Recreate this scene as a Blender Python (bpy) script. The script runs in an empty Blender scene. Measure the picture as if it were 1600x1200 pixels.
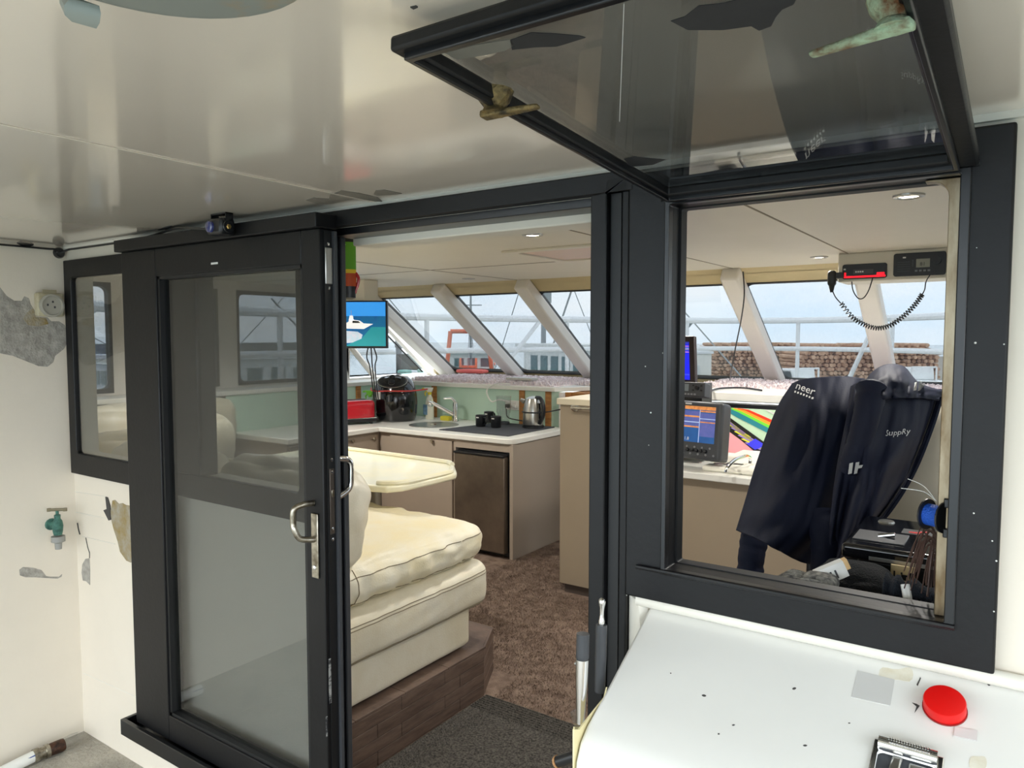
import bpy, bmesh, math, random
from mathutils import Vector, Matrix, noise
random.seed(7)
scene = bpy.context.scene
col = scene.collection
V = Vector
# ------------------------------------------------------------------ camera
FPX = 1156.0
YAW = math.radians(34.7); PIT = math.atan(73/1156.0)
CAM = V((0, -1.45, 1.65))
FW = V((-math.sin(YAW)*math.cos(PIT), math.cos(YAW)*math.cos(PIT), -math.sin(PIT)))
RT = V((math.cos(YAW), math.sin(YAW), 0)); UP = RT.cross(FW)
cd = bpy.data.cameras.new('camera'); cam = bpy.data.objects.new('camera', cd); col.objects.link(cam)
cd.sensor_width = 36; cd.lens = 36*FPX/1600; cd.clip_start = .02; cd.clip_end = 2000
cam.matrix_world = Matrix(((RT.x, UP.x, -FW.x, CAM.x), (RT.y, UP.y, -FW.y, CAM.y), (RT.z, UP.z, -FW.z, CAM.z), (0, 0, 0, 1)))
scene.camera = cam
# ------------------------------------------------------------------ world and exposure
w = bpy.data.worlds.new('overcast_sky'); scene.world = w; w.use_nodes = True
nt = w.node_tree; bg = nt.nodes['Background']
tc = nt.nodes.new('ShaderNodeTexCoord'); nz = nt.nodes.new('ShaderNodeTexNoise'); nz.inputs['Scale'].default_value = 2.2
nz.inputs['Detail'].default_value = 5; nz.inputs['Roughness'].default_value = .55
mp = nt.nodes.new('ShaderNodeMapping'); mp.inputs['Scale'].default_value = (1, 1, 3.2)
rp = nt.nodes.new('ShaderNodeValToRGB'); rp.color_ramp.elements[0].position = .36; rp.color_ramp.elements[1].position = .66
rp.color_ramp.elements[0].color = (.72, .87, 1.0, 1); rp.color_ramp.elements[1].color = (1.0, 1.0, .99, 1)
nt.links.new(tc.outputs['Generated'], mp.inputs['Vector']); nt.links.new(mp.outputs[0], nz.inputs['Vector'])
nt.links.new(nz.outputs['Fac'], rp.inputs[0]); nt.links.new(rp.outputs[0], bg.inputs['Color'])
bg.inputs['Strength'].default_value = 4.85
scene.view_settings.view_transform = 'Standard'; scene.view_settings.look = 'None'
scene.view_settings.gamma = 1; scene.view_settings.use_curve_mapping = False
scene.view_settings.exposure = 0.0
# ------------------------------------------------------------------ pixel helpers (a pixel plus a real plane or distance gives a point)
def ray(x, y): return FW + RT*((x-800)/FPX) - UP*((y-600)/FPX)
def at(x, y, ax, val):
    d = ray(x, y); return CAM + d*((val-CAM[ax])/d[ax])
def S(x, y, depth): return CAM + ray(x, y)*depth
def onp(x, y, p0, n):
    d = ray(x, y); return CAM + d*((V(p0)-CAM).dot(n)/d.dot(n))
# ------------------------------------------------------------------ materials
def lin(c):
    r = []
    for v in c[:3]:
        v = v/255.0; r.append(v/12.92 if v <= .04045 else ((v+.055)/1.055)**2.4)
    return (*r, 1)
MATS = {}
def M(name, c, rough=.5, metal=0, var=0, vs=6, bump=0, bs=60, c2=None, coat=0, spec=.5, stretch=None, emit=0, lo=.35, hi=.65, trans=0):
    if name in MATS: return MATS[name]
    m = bpy.data.materials.new(name); m.use_nodes = True; MATS[name] = m
    t = m.node_tree; b = t.nodes['Principled BSDF']
    b.inputs['Base Color'].default_value = lin(c); b.inputs['Roughness'].default_value = rough; b.inputs['Metallic'].default_value = metal
    b.inputs['Specular IOR Level'].default_value = spec; b.inputs['Coat Weight'].default_value = coat; b.inputs['Coat Roughness'].default_value = .08
    if trans: b.inputs['Transmission Weight'].default_value = trans
    tcn = t.nodes.new('ShaderNodeTexCoord'); mpn = t.nodes.new('ShaderNodeMapping')
    if stretch: mpn.inputs['Scale'].default_value = stretch
    t.links.new(tcn.outputs['Object'], mpn.inputs['Vector'])
    if var or c2:
        n = t.nodes.new('ShaderNodeTexNoise'); n.inputs['Scale'].default_value = vs; n.inputs['Detail'].default_value = 6; n.inputs['Roughness'].default_value = .6
        t.links.new(mpn.outputs[0], n.inputs['Vector'])
        r = t.nodes.new('ShaderNodeValToRGB'); r.color_ramp.elements[0].position = lo; r.color_ramp.elements[1].position = hi
        a = lin(c); d = lin(c2) if c2 else tuple(max(0, v*(1-var)) for v in a[:3])+(1,)
        r.color_ramp.elements[0].color = d; r.color_ramp.elements[1].color = a
        t.links.new(n.outputs['Fac'], r.inputs[0]); t.links.new(r.outputs[0], b.inputs['Base Color'])
    if bump:
        n2 = t.nodes.new('ShaderNodeTexNoise'); n2.inputs['Scale'].default_value = bs; n2.inputs['Detail'].default_value = 3
        t.links.new(mpn.outputs[0], n2.inputs['Vector'])
        bp = t.nodes.new('ShaderNodeBump'); bp.inputs['Strength'].default_value = bump; bp.inputs['Distance'].default_value = .01
        t.links.new(n2.outputs['Fac'], bp.inputs['Height']); t.links.new(bp.outputs[0], b.inputs['Normal'])
    if emit:
        b.inputs['Emission Color'].default_value = lin(c); b.inputs['Emission Strength'].default_value = emit
    return m
def GLASS(name, tint, refl=1.0, rough=0.0):
    m = bpy.data.materials.new(name); m.use_nodes = True; MATS[name] = m
    t = m.node_tree; t.nodes.clear()
    o = t.nodes.new('ShaderNodeOutputMaterial'); mx = t.nodes.new('ShaderNodeMixShader')
    tr = t.nodes.new('ShaderNodeBsdfTransparent'); tr.inputs[0].default_value = (*(v**.5 for v in tint), 1)   # a pane has two faces
    gl = t.nodes.new('ShaderNodeBsdfGlossy'); gl.inputs['Roughness'].default_value = rough; gl.inputs[0].default_value = (refl, refl, refl, 1)
    lw = t.nodes.new('ShaderNodeLayerWeight'); lw.inputs['Blend'].default_value = .5
    pw_ = t.nodes.new('ShaderNodeMath'); pw_.operation = 'POWER'; pw_.inputs[1].default_value = 4.2
    ma = t.nodes.new('ShaderNodeMath'); ma.operation = 'MULTIPLY_ADD'; ma.inputs[1].default_value = .95; ma.inputs[2].default_value = .045
    t.links.new(lw.outputs['Facing'], pw_.inputs[0]); t.links.new(pw_.outputs[0], ma.inputs[0])
    t.links.new(ma.outputs[0], mx.inputs[0]); t.links.new(tr.outputs[0], mx.inputs[1]); t.links.new(gl.outputs[0], mx.inputs[2]); t.links.new(mx.outputs[0], o.inputs[0])
    return m
WHITE = M('gelcoat_white', (233, 229, 218), .38, var=.07, vs=3, bump=.05, bs=25)
WALLP = M('painted_wall_white', (234, 225, 210), .5, var=.05, vs=2.2, bump=.06, bs=40)
CEIL = M('gloss_ceiling_paint', (240, 229, 214), .2, var=.03, vs=2, bump=.012, bs=7, coat=1)
CCEIL = M('cabin_ceiling_panel', (228, 222, 208), .45, var=.04, vs=2)
BLACK = M('black_painted_aluminium', (18, 18, 20), .45, var=.3, vs=9, bump=.04, bs=80, spec=.32)
BLACKG = M('black_gloss_aluminium', (16, 17, 21), .3, var=.3, vs=12)
GASK = M('black_rubber_gasket', (16, 17, 19), .5)
BLKP = M('black_plastic', (22, 23, 26), .38)
BLKGL = M('black_gloss_plastic', (14, 15, 18), .14, coat=.5)
GREYP = M('dark_grey_plastic', (62, 64, 68), .45)
CHROME = M('chrome', (225, 225, 225), .12, 1)
STEEL = M('brushed_steel', (190, 188, 182), .3, 1, var=.15, vs=30, stretch=(1, 1, .08))
NICKEL = M('worn_nickel', (196, 190, 176), .32, 1, c2=(120, 112, 98), vs=35)
BRASSO = M('corroded_bronze', (150, 128, 84), .55, .6, c2=(62, 54, 40), vs=55, bump=.6, bs=90)
VERDI = M('verdigris_bronze', (168, 190, 160), .8, .1, c2=(112, 74, 44), vs=40, bump=.8, bs=80)
SUBST = M('bare_filler_under_paint', (184, 180, 172), .85, c2=(148, 144, 136), vs=30, bump=.5, bs=120)
SUBST2 = M('stained_filler_under_paint', (172, 168, 158), .85, c2=(150, 128, 70), vs=14, bump=.5, bs=120)
DARKP = M('dark_paint_flake', (70, 68, 66), .8)  # dark grey shared by flakes, cracks and chips
BEIGE = M('beige_windscreen_lining', (205, 188, 148), .7, var=.06, vs=5)
MULL = M('white_mullion_paint', (238, 232, 224), .4, var=.03)
TAUPE = M('taupe_laminate', (172, 157, 141), .5, var=.05, vs=3)
TAUPE2 = M('taupe_laminate_island', (162, 146, 124), .5, var=.05, vs=3)
WTOP = M('white_worktop', (238, 236, 228), .35, var=.02)
GREEN = M('sea_green_splashback', (200, 228, 209), .22, var=.06, vs=3)
WOOD = M('raw_timber', (188, 132, 72), .65, c2=(150, 98, 48), vs=9, stretch=(1, 1, 6))
LEATH = M('cream_leather', (232, 226, 208), .42, c2=(220, 210, 184), vs=4, bump=.12, bs=160)
LEATHY = M('worn_cream_leather', (234, 222, 186), .42, c2=(234, 228, 208), vs=6, bump=.15, bs=150)
STITCH = M('leather_stitching', (128, 116, 92), .8)
CARPET = M('brown_shag_carpet', (168, 146, 130), 1, c2=(126, 106, 94), vs=14, bump=1.0, bs=240, spec=.1)
MATM = M('charcoal_ribbed_mat', (124, 119, 112), 1, c2=(62, 60, 58), vs=130, bump=1, bs=300, spec=.1)
RIBM = M('mat_rib', (112, 107, 100), 1, c2=(44, 42, 40), vs=160, spec=.1)
PLANK = M('brown_vinyl_plank', (116, 96, 84), .5, c2=(84, 67, 58), vs=8, stretch=(1, 1, 7), bump=.1)
TABLE = M('cream_table_gelcoat', (240, 232, 196), .3, c2=(226, 224, 204), vs=4, coat=.3)
FRIDGE = M('dark_fridge_steel', (132, 119, 104), .34, .6, c2=(104, 93, 82), vs=3)
RED = M('red_enamel', (186, 22, 38), .25, coat=.6)
REDCAP = M('red_plastic_cap', (222, 10, 8), .4)
NAVY = M('navy_jacket_shell', (15, 22, 44), .72, var=.25, vs=5, bump=.08, bs=200, spec=.25)
NAVY2 = M('slate_jacket_shell', (30, 34, 54), .66, var=.2, vs=5, bump=.08, bs=200, spec=.3)
INK = M('white_print', (226, 226, 222), .6)
CREAMP = M('cream_paint_metal', (238, 226, 178), .5)
DECK = M('nonslip_deck_paint', (186, 180, 168), .75, c2=(150, 145, 134), vs=5, bump=.9, bs=70)
RAILW = M('white_rail_paint', (240, 242, 244), .35)
# tints: windscreen tinted, doors tinted darker
G_SCREEN = GLASS('tinted_windscreen_glass', (.215, .225, .23), .8)
G_DOOR = GLASS('tinted_door_glass', (.46, .48, .485), .9)
G_HATCH = GLASS('smoked_hatch_glass', (.56, .58, .59), .8)
G_CLEAR = GLASS('clear_plastic', (.86, .87, .88), .9, .05)
# ------------------------------------------------------------------ mesh builder
class MB:
    def __init__(s, T=None): s.v = []; s.f = []; s.T = T
    def add(s, vs, fs):
        o = len(s.v)
        s.v += [(s.T @ V(p)) if s.T else V(p) for p in vs]; s.f += [tuple(i+o for i in q) for q in fs]; return s
    def box(s, a, b):
        x0, y0, z0 = (min(a[i], b[i]) for i in range(3)); x1, y1, z1 = (max(a[i], b[i]) for i in range(3))
        return s.add([(x0, y0, z0), (x1, y0, z0), (x1, y1, z0), (x0, y1, z0), (x0, y0, z1), (x1, y0, z1), (x1, y1, z1), (x0, y1, z1)],
                     [(0, 3, 2, 1), (4, 5, 6, 7), (0, 1, 5, 4), (1, 2, 6, 5), (2, 3, 7, 6), (3, 0, 4, 7)])
    def hexa(s, p):   # 8 points: bottom loop, top loop
        return s.add(p, [(0, 3, 2, 1), (4, 5, 6, 7), (0, 1, 5, 4), (1, 2, 6, 5), (2, 3, 7, 6), (3, 0, 4, 7)])
    def cyl(s, p0, p1, r0, r1=None, n=16):
        return s.tube([p0, p1], [r0, r0 if r1 is None else r1], n)
    def tube(s, pts, r, n=8, closed=False, caps=True):
        pts = [V(p) for p in pts]; k = len(pts); rr = r if isinstance(r, (list, tuple)) else [r]*k
        vs = []; fs = []; prev = None
        for i, p in enumerate(pts):
            if closed: d = pts[(i+1) % k]-pts[i-1]
            else: d = pts[min(i+1, k-1)]-pts[max(i-1, 0)]
            d = d.normalized() if d.length > 1e-9 else V((0, 0, 1))
            if prev is None:
                a = V((0, 0, 1)) if abs(d.z) < .9 else V((1, 0, 0)); u = d.cross(a).normalized()
            else:
                u = prev-d*prev.dot(d); u = u.normalized() if u.length > 1e-6 else d.orthogonal().normalized()
            prev = u; ww = d.cross(u)
            for j in range(n):
                a = 2*math.pi*j/n; vs.append(p+(u*math.cos(a)+ww*math.sin(a))*rr[i])
        for i in range(k if closed else k-1):
            for j in range(n):
                a = i*n+j; b = i*n+(j+1) % n; c = ((i+1) % k)*n+(j+1) % n; d = ((i+1) % k)*n+j
                fs.append((a, b, c, d))
        if caps and not closed: fs.append(tuple(range(n-1, -1, -1))); fs.append(tuple((k-1)*n+j for j in range(n)))
        return s.add(vs, fs)
    def lathe(s, prof, c=(0, 0, 0), n=24, sx=1, sy=1, axis=None):
        vs = []; fs = []; c = V(c)
        A = axis if axis else (V((1, 0, 0)), V((0, 1, 0)), V((0, 0, 1)))
        for r, z in prof:
            for j in range(n):
                a = 2*math.pi*j/n; vs.append(c+A[0]*(r*sx*math.cos(a))+A[1]*(r*sy*math.sin(a))+A[2]*z)
        for i in range(len(prof)-1):
            for j in range(n): fs.append((i*n+j, i*n+(j+1) % n, (i+1)*n+(j+1) % n, (i+1)*n+j))
        fs.append(tuple(range(n-1, -1, -1))); fs.append(tuple((len(prof)-1)*n+j for j in range(n)))
        return s.add(vs, fs)
    def prism(s, poly, off):   # polygon of 3D points extruded by the vector off
        k = len(poly); off = V(off); vs = [V(p) for p in poly]+[V(p)+off for p in poly]
        return s.add(vs, [tuple(range(k-1, -1, -1)), tuple(range(k, 2*k))]+[(i, (i+1) % k, k+(i+1) % k, k+i) for i in range(k)])
    def holed(s, O, U, W, outer, inner, r, off, n=6):   # plate with a rounded hole; O origin, U,W axes
        O, U, W, off = V(O), V(U), V(W), V(off); a0, a1, b0, b1 = outer; i0, i1, j0, j1 = inner; r = max(r, .0005)
        oc = [(a0, b0), (a1, b0), (a1, b1), (a0, b1)]; cc = [(i0+r, j0+r), (i1-r, j0+r), (i1-r, j1-r), (i0+r, j1-r)]; st = [math.pi, 1.5*math.pi, 0, .5*math.pi]
        inn = []
        for c in range(4):
            for k in range(n+1):
                a = st[c]+.5*math.pi*k/n; inn.append((cc[c][0]+r*math.cos(a), cc[c][1]+r*math.sin(a)))
        N = len(inn); P = [O+U*x+W*y for x, y in oc]+[O+U*x+W*y for x, y in inn]; vs = P+[p+off for p in P]; h = 4+N; fs = []
        for c in range(4):
            for k in range(n):
                i = c*(n+1)+k; fs.append((c, 4+i+1, 4+i)); fs.append((h+c, h+4+i, h+4+i+1))
            i = c*(n+1)+n; j = ((c+1) % 4)*(n+1); fs.append((c, (c+1) % 4, 4+j, 4+i)); fs.append((h+c, h+4+i, h+4+j, h+(c+1) % 4))
            fs.append((c, h+c, h+(c+1) % 4, (c+1) % 4))
        for i in range(N): fs.append((4+i, 4+(i+1) % N, h+4+(i+1) % N, h+4+i))
        return s.add(vs, fs)
    def grid(s, fn, nu, nv):
        vs = [fn(i/nu, j/nv) for j in range(nv+1) for i in range(nu+1)]
        return s.add(vs, [(j*(nu+1)+i, j*(nu+1)+i+1, (j+1)*(nu+1)+i+1, (j+1)*(nu+1)+i) for j in range(nv) for i in range(nu)])
    def cushion(s, c, size, r=.05, puff=(0, 0, .03), n=14, wr=.006, ws=6, T=None, seed=0):
        hx, hy, hz = (v/2 for v in size); vs = {}; out = []; fs = []; c = V(c)
        def key(p): return (round(p[0], 5), round(p[1], 5), round(p[2], 5))
        def pt(p):
            k = key(p)
            if k in vs: return vs[k]
            x, y, z = p; q = V((x*hx, y*hy, z*hz)); rr = min(r, hx, hy, hz)
            inn = V((max(-hx+rr, min(hx-rr, q.x)), max(-hy+rr, min(hy-rr, q.y)), max(-hz+rr, min(hz-rr, q.z))))
            d = q-inn
            o = inn+(d.normalized()*rr if d.length > 1e-9 else d)
            o.x += puff[0]*x*(1-y*y)*(1-z*z); o.y += puff[1]*y*(1-x*x)*(1-z*z); o.z += puff[2]*z*(1-x*x)*(1-y*y)
            nn = noise.noise(V((o.x*ws+seed, o.y*ws*1.7, o.z*ws)))+.5*noise.noise(o*ws*2.7+V((seed, 3, 1)))
            o = o+(q.normalized() if q.length else q)*nn*wr
            vs[k] = len(out); out.append(c+(T @ o if T else o)); return vs[k]
        def sp(i): # denser near the edges
            t = -1+2*i/n; return math.sin(t*math.pi/2)*.55+t*.45
        for ax in range(3):
            for sg in (-1, 1):
                for i in range(n):
                    for j in range(n):
                        q = []
                        for a, b in ((i, j), (i+1, j), (i+1, j+1), (i, j+1)):
                            p = [0, 0, 0]; p[ax] = sg; p[(ax+1) % 3] = sp(a); p[(ax+2) % 3] = sp(b); q.append(pt(p))
                        fs.append(tuple(q) if sg > 0 else tuple(reversed(q)))
        return s.add(out, fs)
    def build(s, name, mat, root=None, smooth=False, bevel=0, seg=2, solid=0, sub=0, loc=None):
        me = bpy.data.meshes.new(name)
        o = bpy.data.objects.new(name, me); col.objects.link(o)
        base = V((0, 0, 0))
        if root is not None:
            base = V(root['_b']); o.parent = root
        elif loc is not None: base = V(loc); o.location = base
        elif s.v:
            mn = [min(p[i] for p in s.v) for i in range(3)]; mx = [max(p[i] for p in s.v) for i in range(3)]
            base = V(((mn[0]+mx[0])/2, (mn[1]+mx[1])/2, mn[2])); o.location = base
        o['_b'] = tuple(base)
        me.from_pydata([p-base for p in s.v], [], s.f); me.validate()
        b = bmesh.new(); b.from_mesh(me); bmesh.ops.remove_doubles(b, verts=b.verts, dist=1e-5); bmesh.ops.recalc_face_normals(b, faces=b.faces); b.to_mesh(me); b.free()
        me.materials.append(mat)
        if bevel:
            md = o.modifiers.new('bevel', 'BEVEL'); md.width = bevel; md.segments = seg; md.limit_method = 'ANGLE'; md.angle_limit = math.radians(40)
        if solid:
            md = o.modifiers.new('solid', 'SOLIDIFY'); md.thickness = solid; md.offset = 0
        if sub:
            md = o.modifiers.new('sub', 'SUBSURF'); md.levels = sub; md.render_levels = sub
        if smooth or bevel:
            for p in me.polygons: p.use_smooth = True
            if not sub and not solid:
                try: me.set_sharp_from_angle(angle=math.radians(38))
                except Exception: pass
        return o
def empty(name, loc, label, cat, group=None, kind=None):
    o = bpy.data.objects.new(name, None); col.objects.link(o); o.location = loc; o.empty_display_size = .05
    o['_b'] = tuple(loc); return tag(o, label, cat, group, kind)
def tag(o, label, cat=None, group=None, kind=None):
    if label: o['label'] = label
    if cat: o['category'] = cat
    if group: o['group'] = group
    if kind: o['kind'] = kind
    return o
def copy_tree(o, parent=None):
    c = o.copy(); col.objects.link(c); c.parent = parent
    for ch in list(o.children): copy_tree(ch, c)
    return c
def txt(body, size, O, U, W, mat, root, name='lettering', depth=.0004, shear=0):
    cu = bpy.data.curves.new('t', 'FONT'); cu.body = body; cu.size = size; cu.extrude = depth; cu.shear = shear; cu.resolution_u = 2
    to = bpy.data.objects.new('t', cu); col.objects.link(to)
    me = bpy.data.meshes.new_from_object(to.evaluated_get(bpy.context.evaluated_depsgraph_get()))
    bpy.data.objects.remove(to)
    U = V(U).normalized(); W = V(W).normalized(); N = U.cross(W); b = V(root['_b'])
    for v in me.vertices: v.co = V(O)-b+U*v.co.x+W*v.co.y+N*v.co.z
    o = bpy.data.objects.new(name, me); col.objects.link(o); o.parent = root; o['_b'] = tuple(b); me.materials.clear(); me.materials.append(mat); return o
from mathutils.bvhtree import BVHTree
def bvh(objs):   # surface of some built meshes, in the frame they share
    vs = []; fs = []
    for o in objs:
        k = len(vs); vs += [v.co.copy() for v in o.data.vertices]; fs += [tuple(i+k for i in p.vertices) for p in o.data.polygons]
    return BVHTree.FromPolygons(vs, fs)
def rrect(cx, cy, w, h, r, n=5):
    out = []
    for sx, sy, a0 in ((1, -1, -.5), (1, 1, 0), (-1, 1, .5), (-1, -1, 1)):
        for k in range(n+1):
            a = math.pi*(a0+.5*k/n); out.append((cx+sx*(w/2-r)+r*math.cos(a), cy+sy*(h/2-r)+r*math.sin(a)))
    return out
def catmull(P, t):
    k = len(P)-1; x = max(0, min(k-1e-6, t*k)); i = int(x); f = x-i
    p0 = P[max(i-1, 0)]; p1 = P[i]; p2 = P[i+1]; p3 = P[min(i+2, k)]
    return .5*((2*p1)+(p2-p0)*f+(2*p0-5*p1+4*p2-p3)*f*f+(3*p1-p0-3*p2+p3)*f**3)
def smoothpath(P, n=40):
    P = [V(p) for p in P]; return [catmull(P, i/n) for i in range(n+1)]
EX, EY, EZ = V((1, 0, 0)), V((0, 1, 0)), V((0, 0, 1))
# ================================================================== SETTING: cockpit
ZC = 2.01; XW = -3.19; CF = .05; CZ = 2.1
def struct(name, mb, mat, label, **k):
    o = mb.build(name, mat, **k); return tag(o, label, kind='structure')
fl = struct('floor', MB().box((XW-.05, -4.2, -.08), (1.0, .06, 0)), DECK, 'grey non-slip painted cockpit deck', loc=(0, 0, 0))
wl = struct('wall_left', MB().box((XW-.06, -2.6, 0), (XW, 0, ZC)), WALLP, 'white painted cockpit side wall with peeling paint', loc=(XW, 0, 0))
ce = struct('ceiling', MB().box((XW-.06, -2.75, ZC), (1.0, 0, ZC+.05)), CEIL, 'glossy off-white cockpit ceiling reflecting the bulkhead', loc=(0, 0, ZC))
# bulkhead with its three openings
b = MB()
Y0, Y1 = 0, .06
for x0, x1, z0, z1 in ((XW-.06, -3.165, 0, CZ), (-3.165, -1.68, 0, 1.115), (-3.165, -1.68, 1.945, CZ), (-1.68, -.76, 0, .17), (-1.68, -.76, 1.955, CZ),
                       (-.76, -.67, 0, CZ), (-.67, -.03, 0, 1.105), (-.67, -.03, 1.98, CZ), (-.03, 1.0, 0, CZ)):
    b.box((x0, Y0, z0), (x1, Y1, z1))
wb = struct('wall_bulkhead', b, WALLP, 'white painted bulkhead between cockpit and cabin', loc=(0, 0, 0))
struct('trim_1', MB().box((XW, -.012, ZC-.012), (1.0, .0, ZC)), WHITE, 'white sealant strip where bulkhead meets ceiling', loc=(0, 0, ZC))
# fine ceiling seam
pa = at(20, 196, 2, ZC); pb = at(470, 293, 2, ZC); xs = (pa.x+pb.x)/2
MB().box((xs-.006, -2.7, ZC-.0025), (xs+.006, -.02, ZC)).build('panel_seam', CEIL, ce, bevel=.002)
# peeled paint patches, true to their outlines
def patch(pts, ax, val, off, mat, root, name='peeled_patch', lift=.0015):
    P = [at(x, y, ax, val) for x, y in pts]
    return MB().prism(P, V(off)*lift).build(name, mat, root)
patch([(0, 449), (10, 462), (22, 470), (34, 470), (38, 463), (45, 466), (48, 476), (54, 485), (56, 495), (74, 496), (80, 502), (92, 502), (101, 508), (105, 520), (105, 535), (100, 545), (86, 556), (83, 566), (74, 573), (60, 572), (40, 564), (20, 556), (0, 552)], 0, XW, EX, SUBST, wl)
patch([(52, 482), (56, 495), (72, 497), (76, 506), (60, 510), (44, 508), (36, 498), (42, 488)], 0, XW+.0014, EX, SUBST2, wl, 'rust_stain', .0008)
patch([(30, 890), (36, 886), (52, 887), (65, 891), (72, 900), (78, 901), (92, 901), (97, 897), (96, 901), (90, 904), (70, 903), (55, 902), (40, 902), (31, 899)], 0, XW, EX, SUBST, wl)
patch([(166, 776), (169, 777), (173, 790), (174, 812), (171, 813), (163, 797), (168, 795)], 1, 0, -EY, DARKP, wb, 'lifted_flake', .004)
patch([(176, 782), (180, 781), (186, 787), (192, 786), (197, 789), (205, 790), (212, 796), (217, 798), (217, 846), (214, 850), (216, 860), (209, 870), (205, 879), (198, 876), (188, 862), (184, 845), (179, 830), (175, 815), (173, 800)], 1, 0, -EY, SUBST2, wb)
patch([(129, 882), (134, 873), (140, 872), (141, 890), (141, 914), (135, 908), (130, 907), (128, 895)], 1, 0, -EY, SUBST, wb)
MB().tube([at(x, y, 1, -.001) for x, y in ((134, 840), (137, 855), (140, 864), (140, 872))], .0018, 5).build('paint_crack', DARKP, wb)
MB().tube([at(x, y, 1, -.001) for x, y in ((121, 817), (123, 828), (125, 835))], .003, 5).build('paint_crack', DARKP, wb)
for pts in (((116, 768), (165, 776)), ((118, 800), (165, 810)), ((128, 838), (180, 850)), ((131, 1052), (220, 1092))):
    MB().tube([at(x, y, 1, -.0002) for x, y in pts], .0016, 5).build('panel_joint', WHITE, wb)
for pts in ([(478, 312), (490, 308), (514, 310), (515, 305), (532, 297), (560, 301), (590, 308), (598, 315), (575, 312), (556, 310), (540, 313), (520, 318), (495, 318)], [(587, 297), (600, 296), (615, 299), (628, 302), (610, 304), (590, 305), (584, 303)]):
    patch(pts, 2, ZC, -EZ, M('grey_undercoat', (128, 122, 112), .8, var=.25, vs=20), ce)
patch([(641, 10), (650, 8), (653, 10), (646, 13)], 2, ZC, -EZ, DARKP, ce)
# starboard cockpit side: low coaming and corner post, the side is open above
struct('wall_right', MB().box((1.0, -2.6, 0), (1.06, .06, 1.0)).box((1.0, -.3, 1.0), (1.06, .06, ZC)).box((1.0, -2.6, 1.0), (1.06, -2.5, ZC)), WALLP, 'white cockpit coaming on the open starboard side', loc=(1.0, 0, 0))
# ---------------- fixed window in the bulkhead (left)
def window(name, label, loc): return empty(name, loc, label, None, kind='structure')
w1 = window('window_1', 'fixed tinted window in black frame left of the sliding door', (-2.4, 0, 1.115))
MB().holed((0, -.022, 0), EX, EZ, (-3.17, -1.665, 1.1, 1.955), (-3.115, -1.76, 1.185, 1.885), .02, (0, .022, 0)).build('frame', BLACK, w1, bevel=.003)
MB().holed((0, .002, 0), EX, EZ, (-3.163, -1.682, 1.117, 1.943), (-3.12, -1.755, 1.18, 1.89), .012, (0, .066, 0)).build('reveal_lining', CCEIL, w1, bevel=.002)
MB().box((-2.48, -.02, 1.18), (-2.27, .05, 1.89)).build('mullion', BLACKG, w1, bevel=.003)
MB().box((-3.12, -.012, 1.18), (-2.47, -.006, 1.89)).build('pane', G_DOOR, w1)
MB().box((-2.28, -.012, 1.18), (-1.755, -.006, 1.89)).build('pane', G_DOOR, w1)
# ---------------- door frame: header, sill rail, jambs
d0 = window('trim_2', 'black aluminium frame and track around the cabin doorway', (-1.2, 0, .17))
MB().box((-2.6, -.03, 1.955), (-.68, .0, ZC-.012)).build('header', BLACK, d0, bevel=.003)
MB().box((-1.62, .0, 1.935), (-.76, .075, 1.957)).build('head_liner', BLACKG, d0, bevel=.002)
MB().box((-1.62, .075, 1.915), (-.76, .16, 1.96)).build('inner_head_lining', CCEIL, d0, bevel=.004)
MB().box((-2.615, -.105, 1.945), (-1.57, -.03, 1.985)).build('track_cover', BLACK, d0, bevel=.003)
sr = MB(); sr.box((-2.66, -.115, .205), (-.7, 0, .225)).box((-2.66, -.115, .225), (-.7, -.1, .262)).box((-2.66, -.1, .225), (-2.645, 0, .262)); sr.build('sill_track', BLACKG, d0, bevel=.002)
MB().box((-1.69, -.02, .2), (-1.645, .064, 1.95)).build('left_jamb', BLACKG, d0, bevel=.002)
MB().box((-1.645, .045, .2), (-1.636, .062, 1.95)).build('left_jamb_lining', GREYP, d0, bevel=.002)
pj = MB(); pj.box((-.778, -.03, .2), (-.74, .075, 1.955)).box((-.74, -.012, .2), (-.695, .0, 1.985)).box((-.74, -.03, 1.955), (-.69, 0, 1.985))
pj.box((-.708, -.022, .2), (-.69, -.0, 1.985)); pj.build('right_jamb', BLACK, d0, bevel=.003)
jg = MB().box((-.737, -.015, .2), (-.712, -.011, 1.985)).build('jamb_groove', GASK, d0)
for y in (308, 468, 623, 777, 928):
    p = at({308: 991, 468: 986, 623: 983, 777: 980, 928: 977}[y], y, 1, -.016)
    MB().lathe([(.0055, 0), (.0055, .002), (.003, .004)], p, 10, axis=(EX, EZ, -EY)).build('jamb_screw', CHROME, d0, smooth=True)
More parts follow.
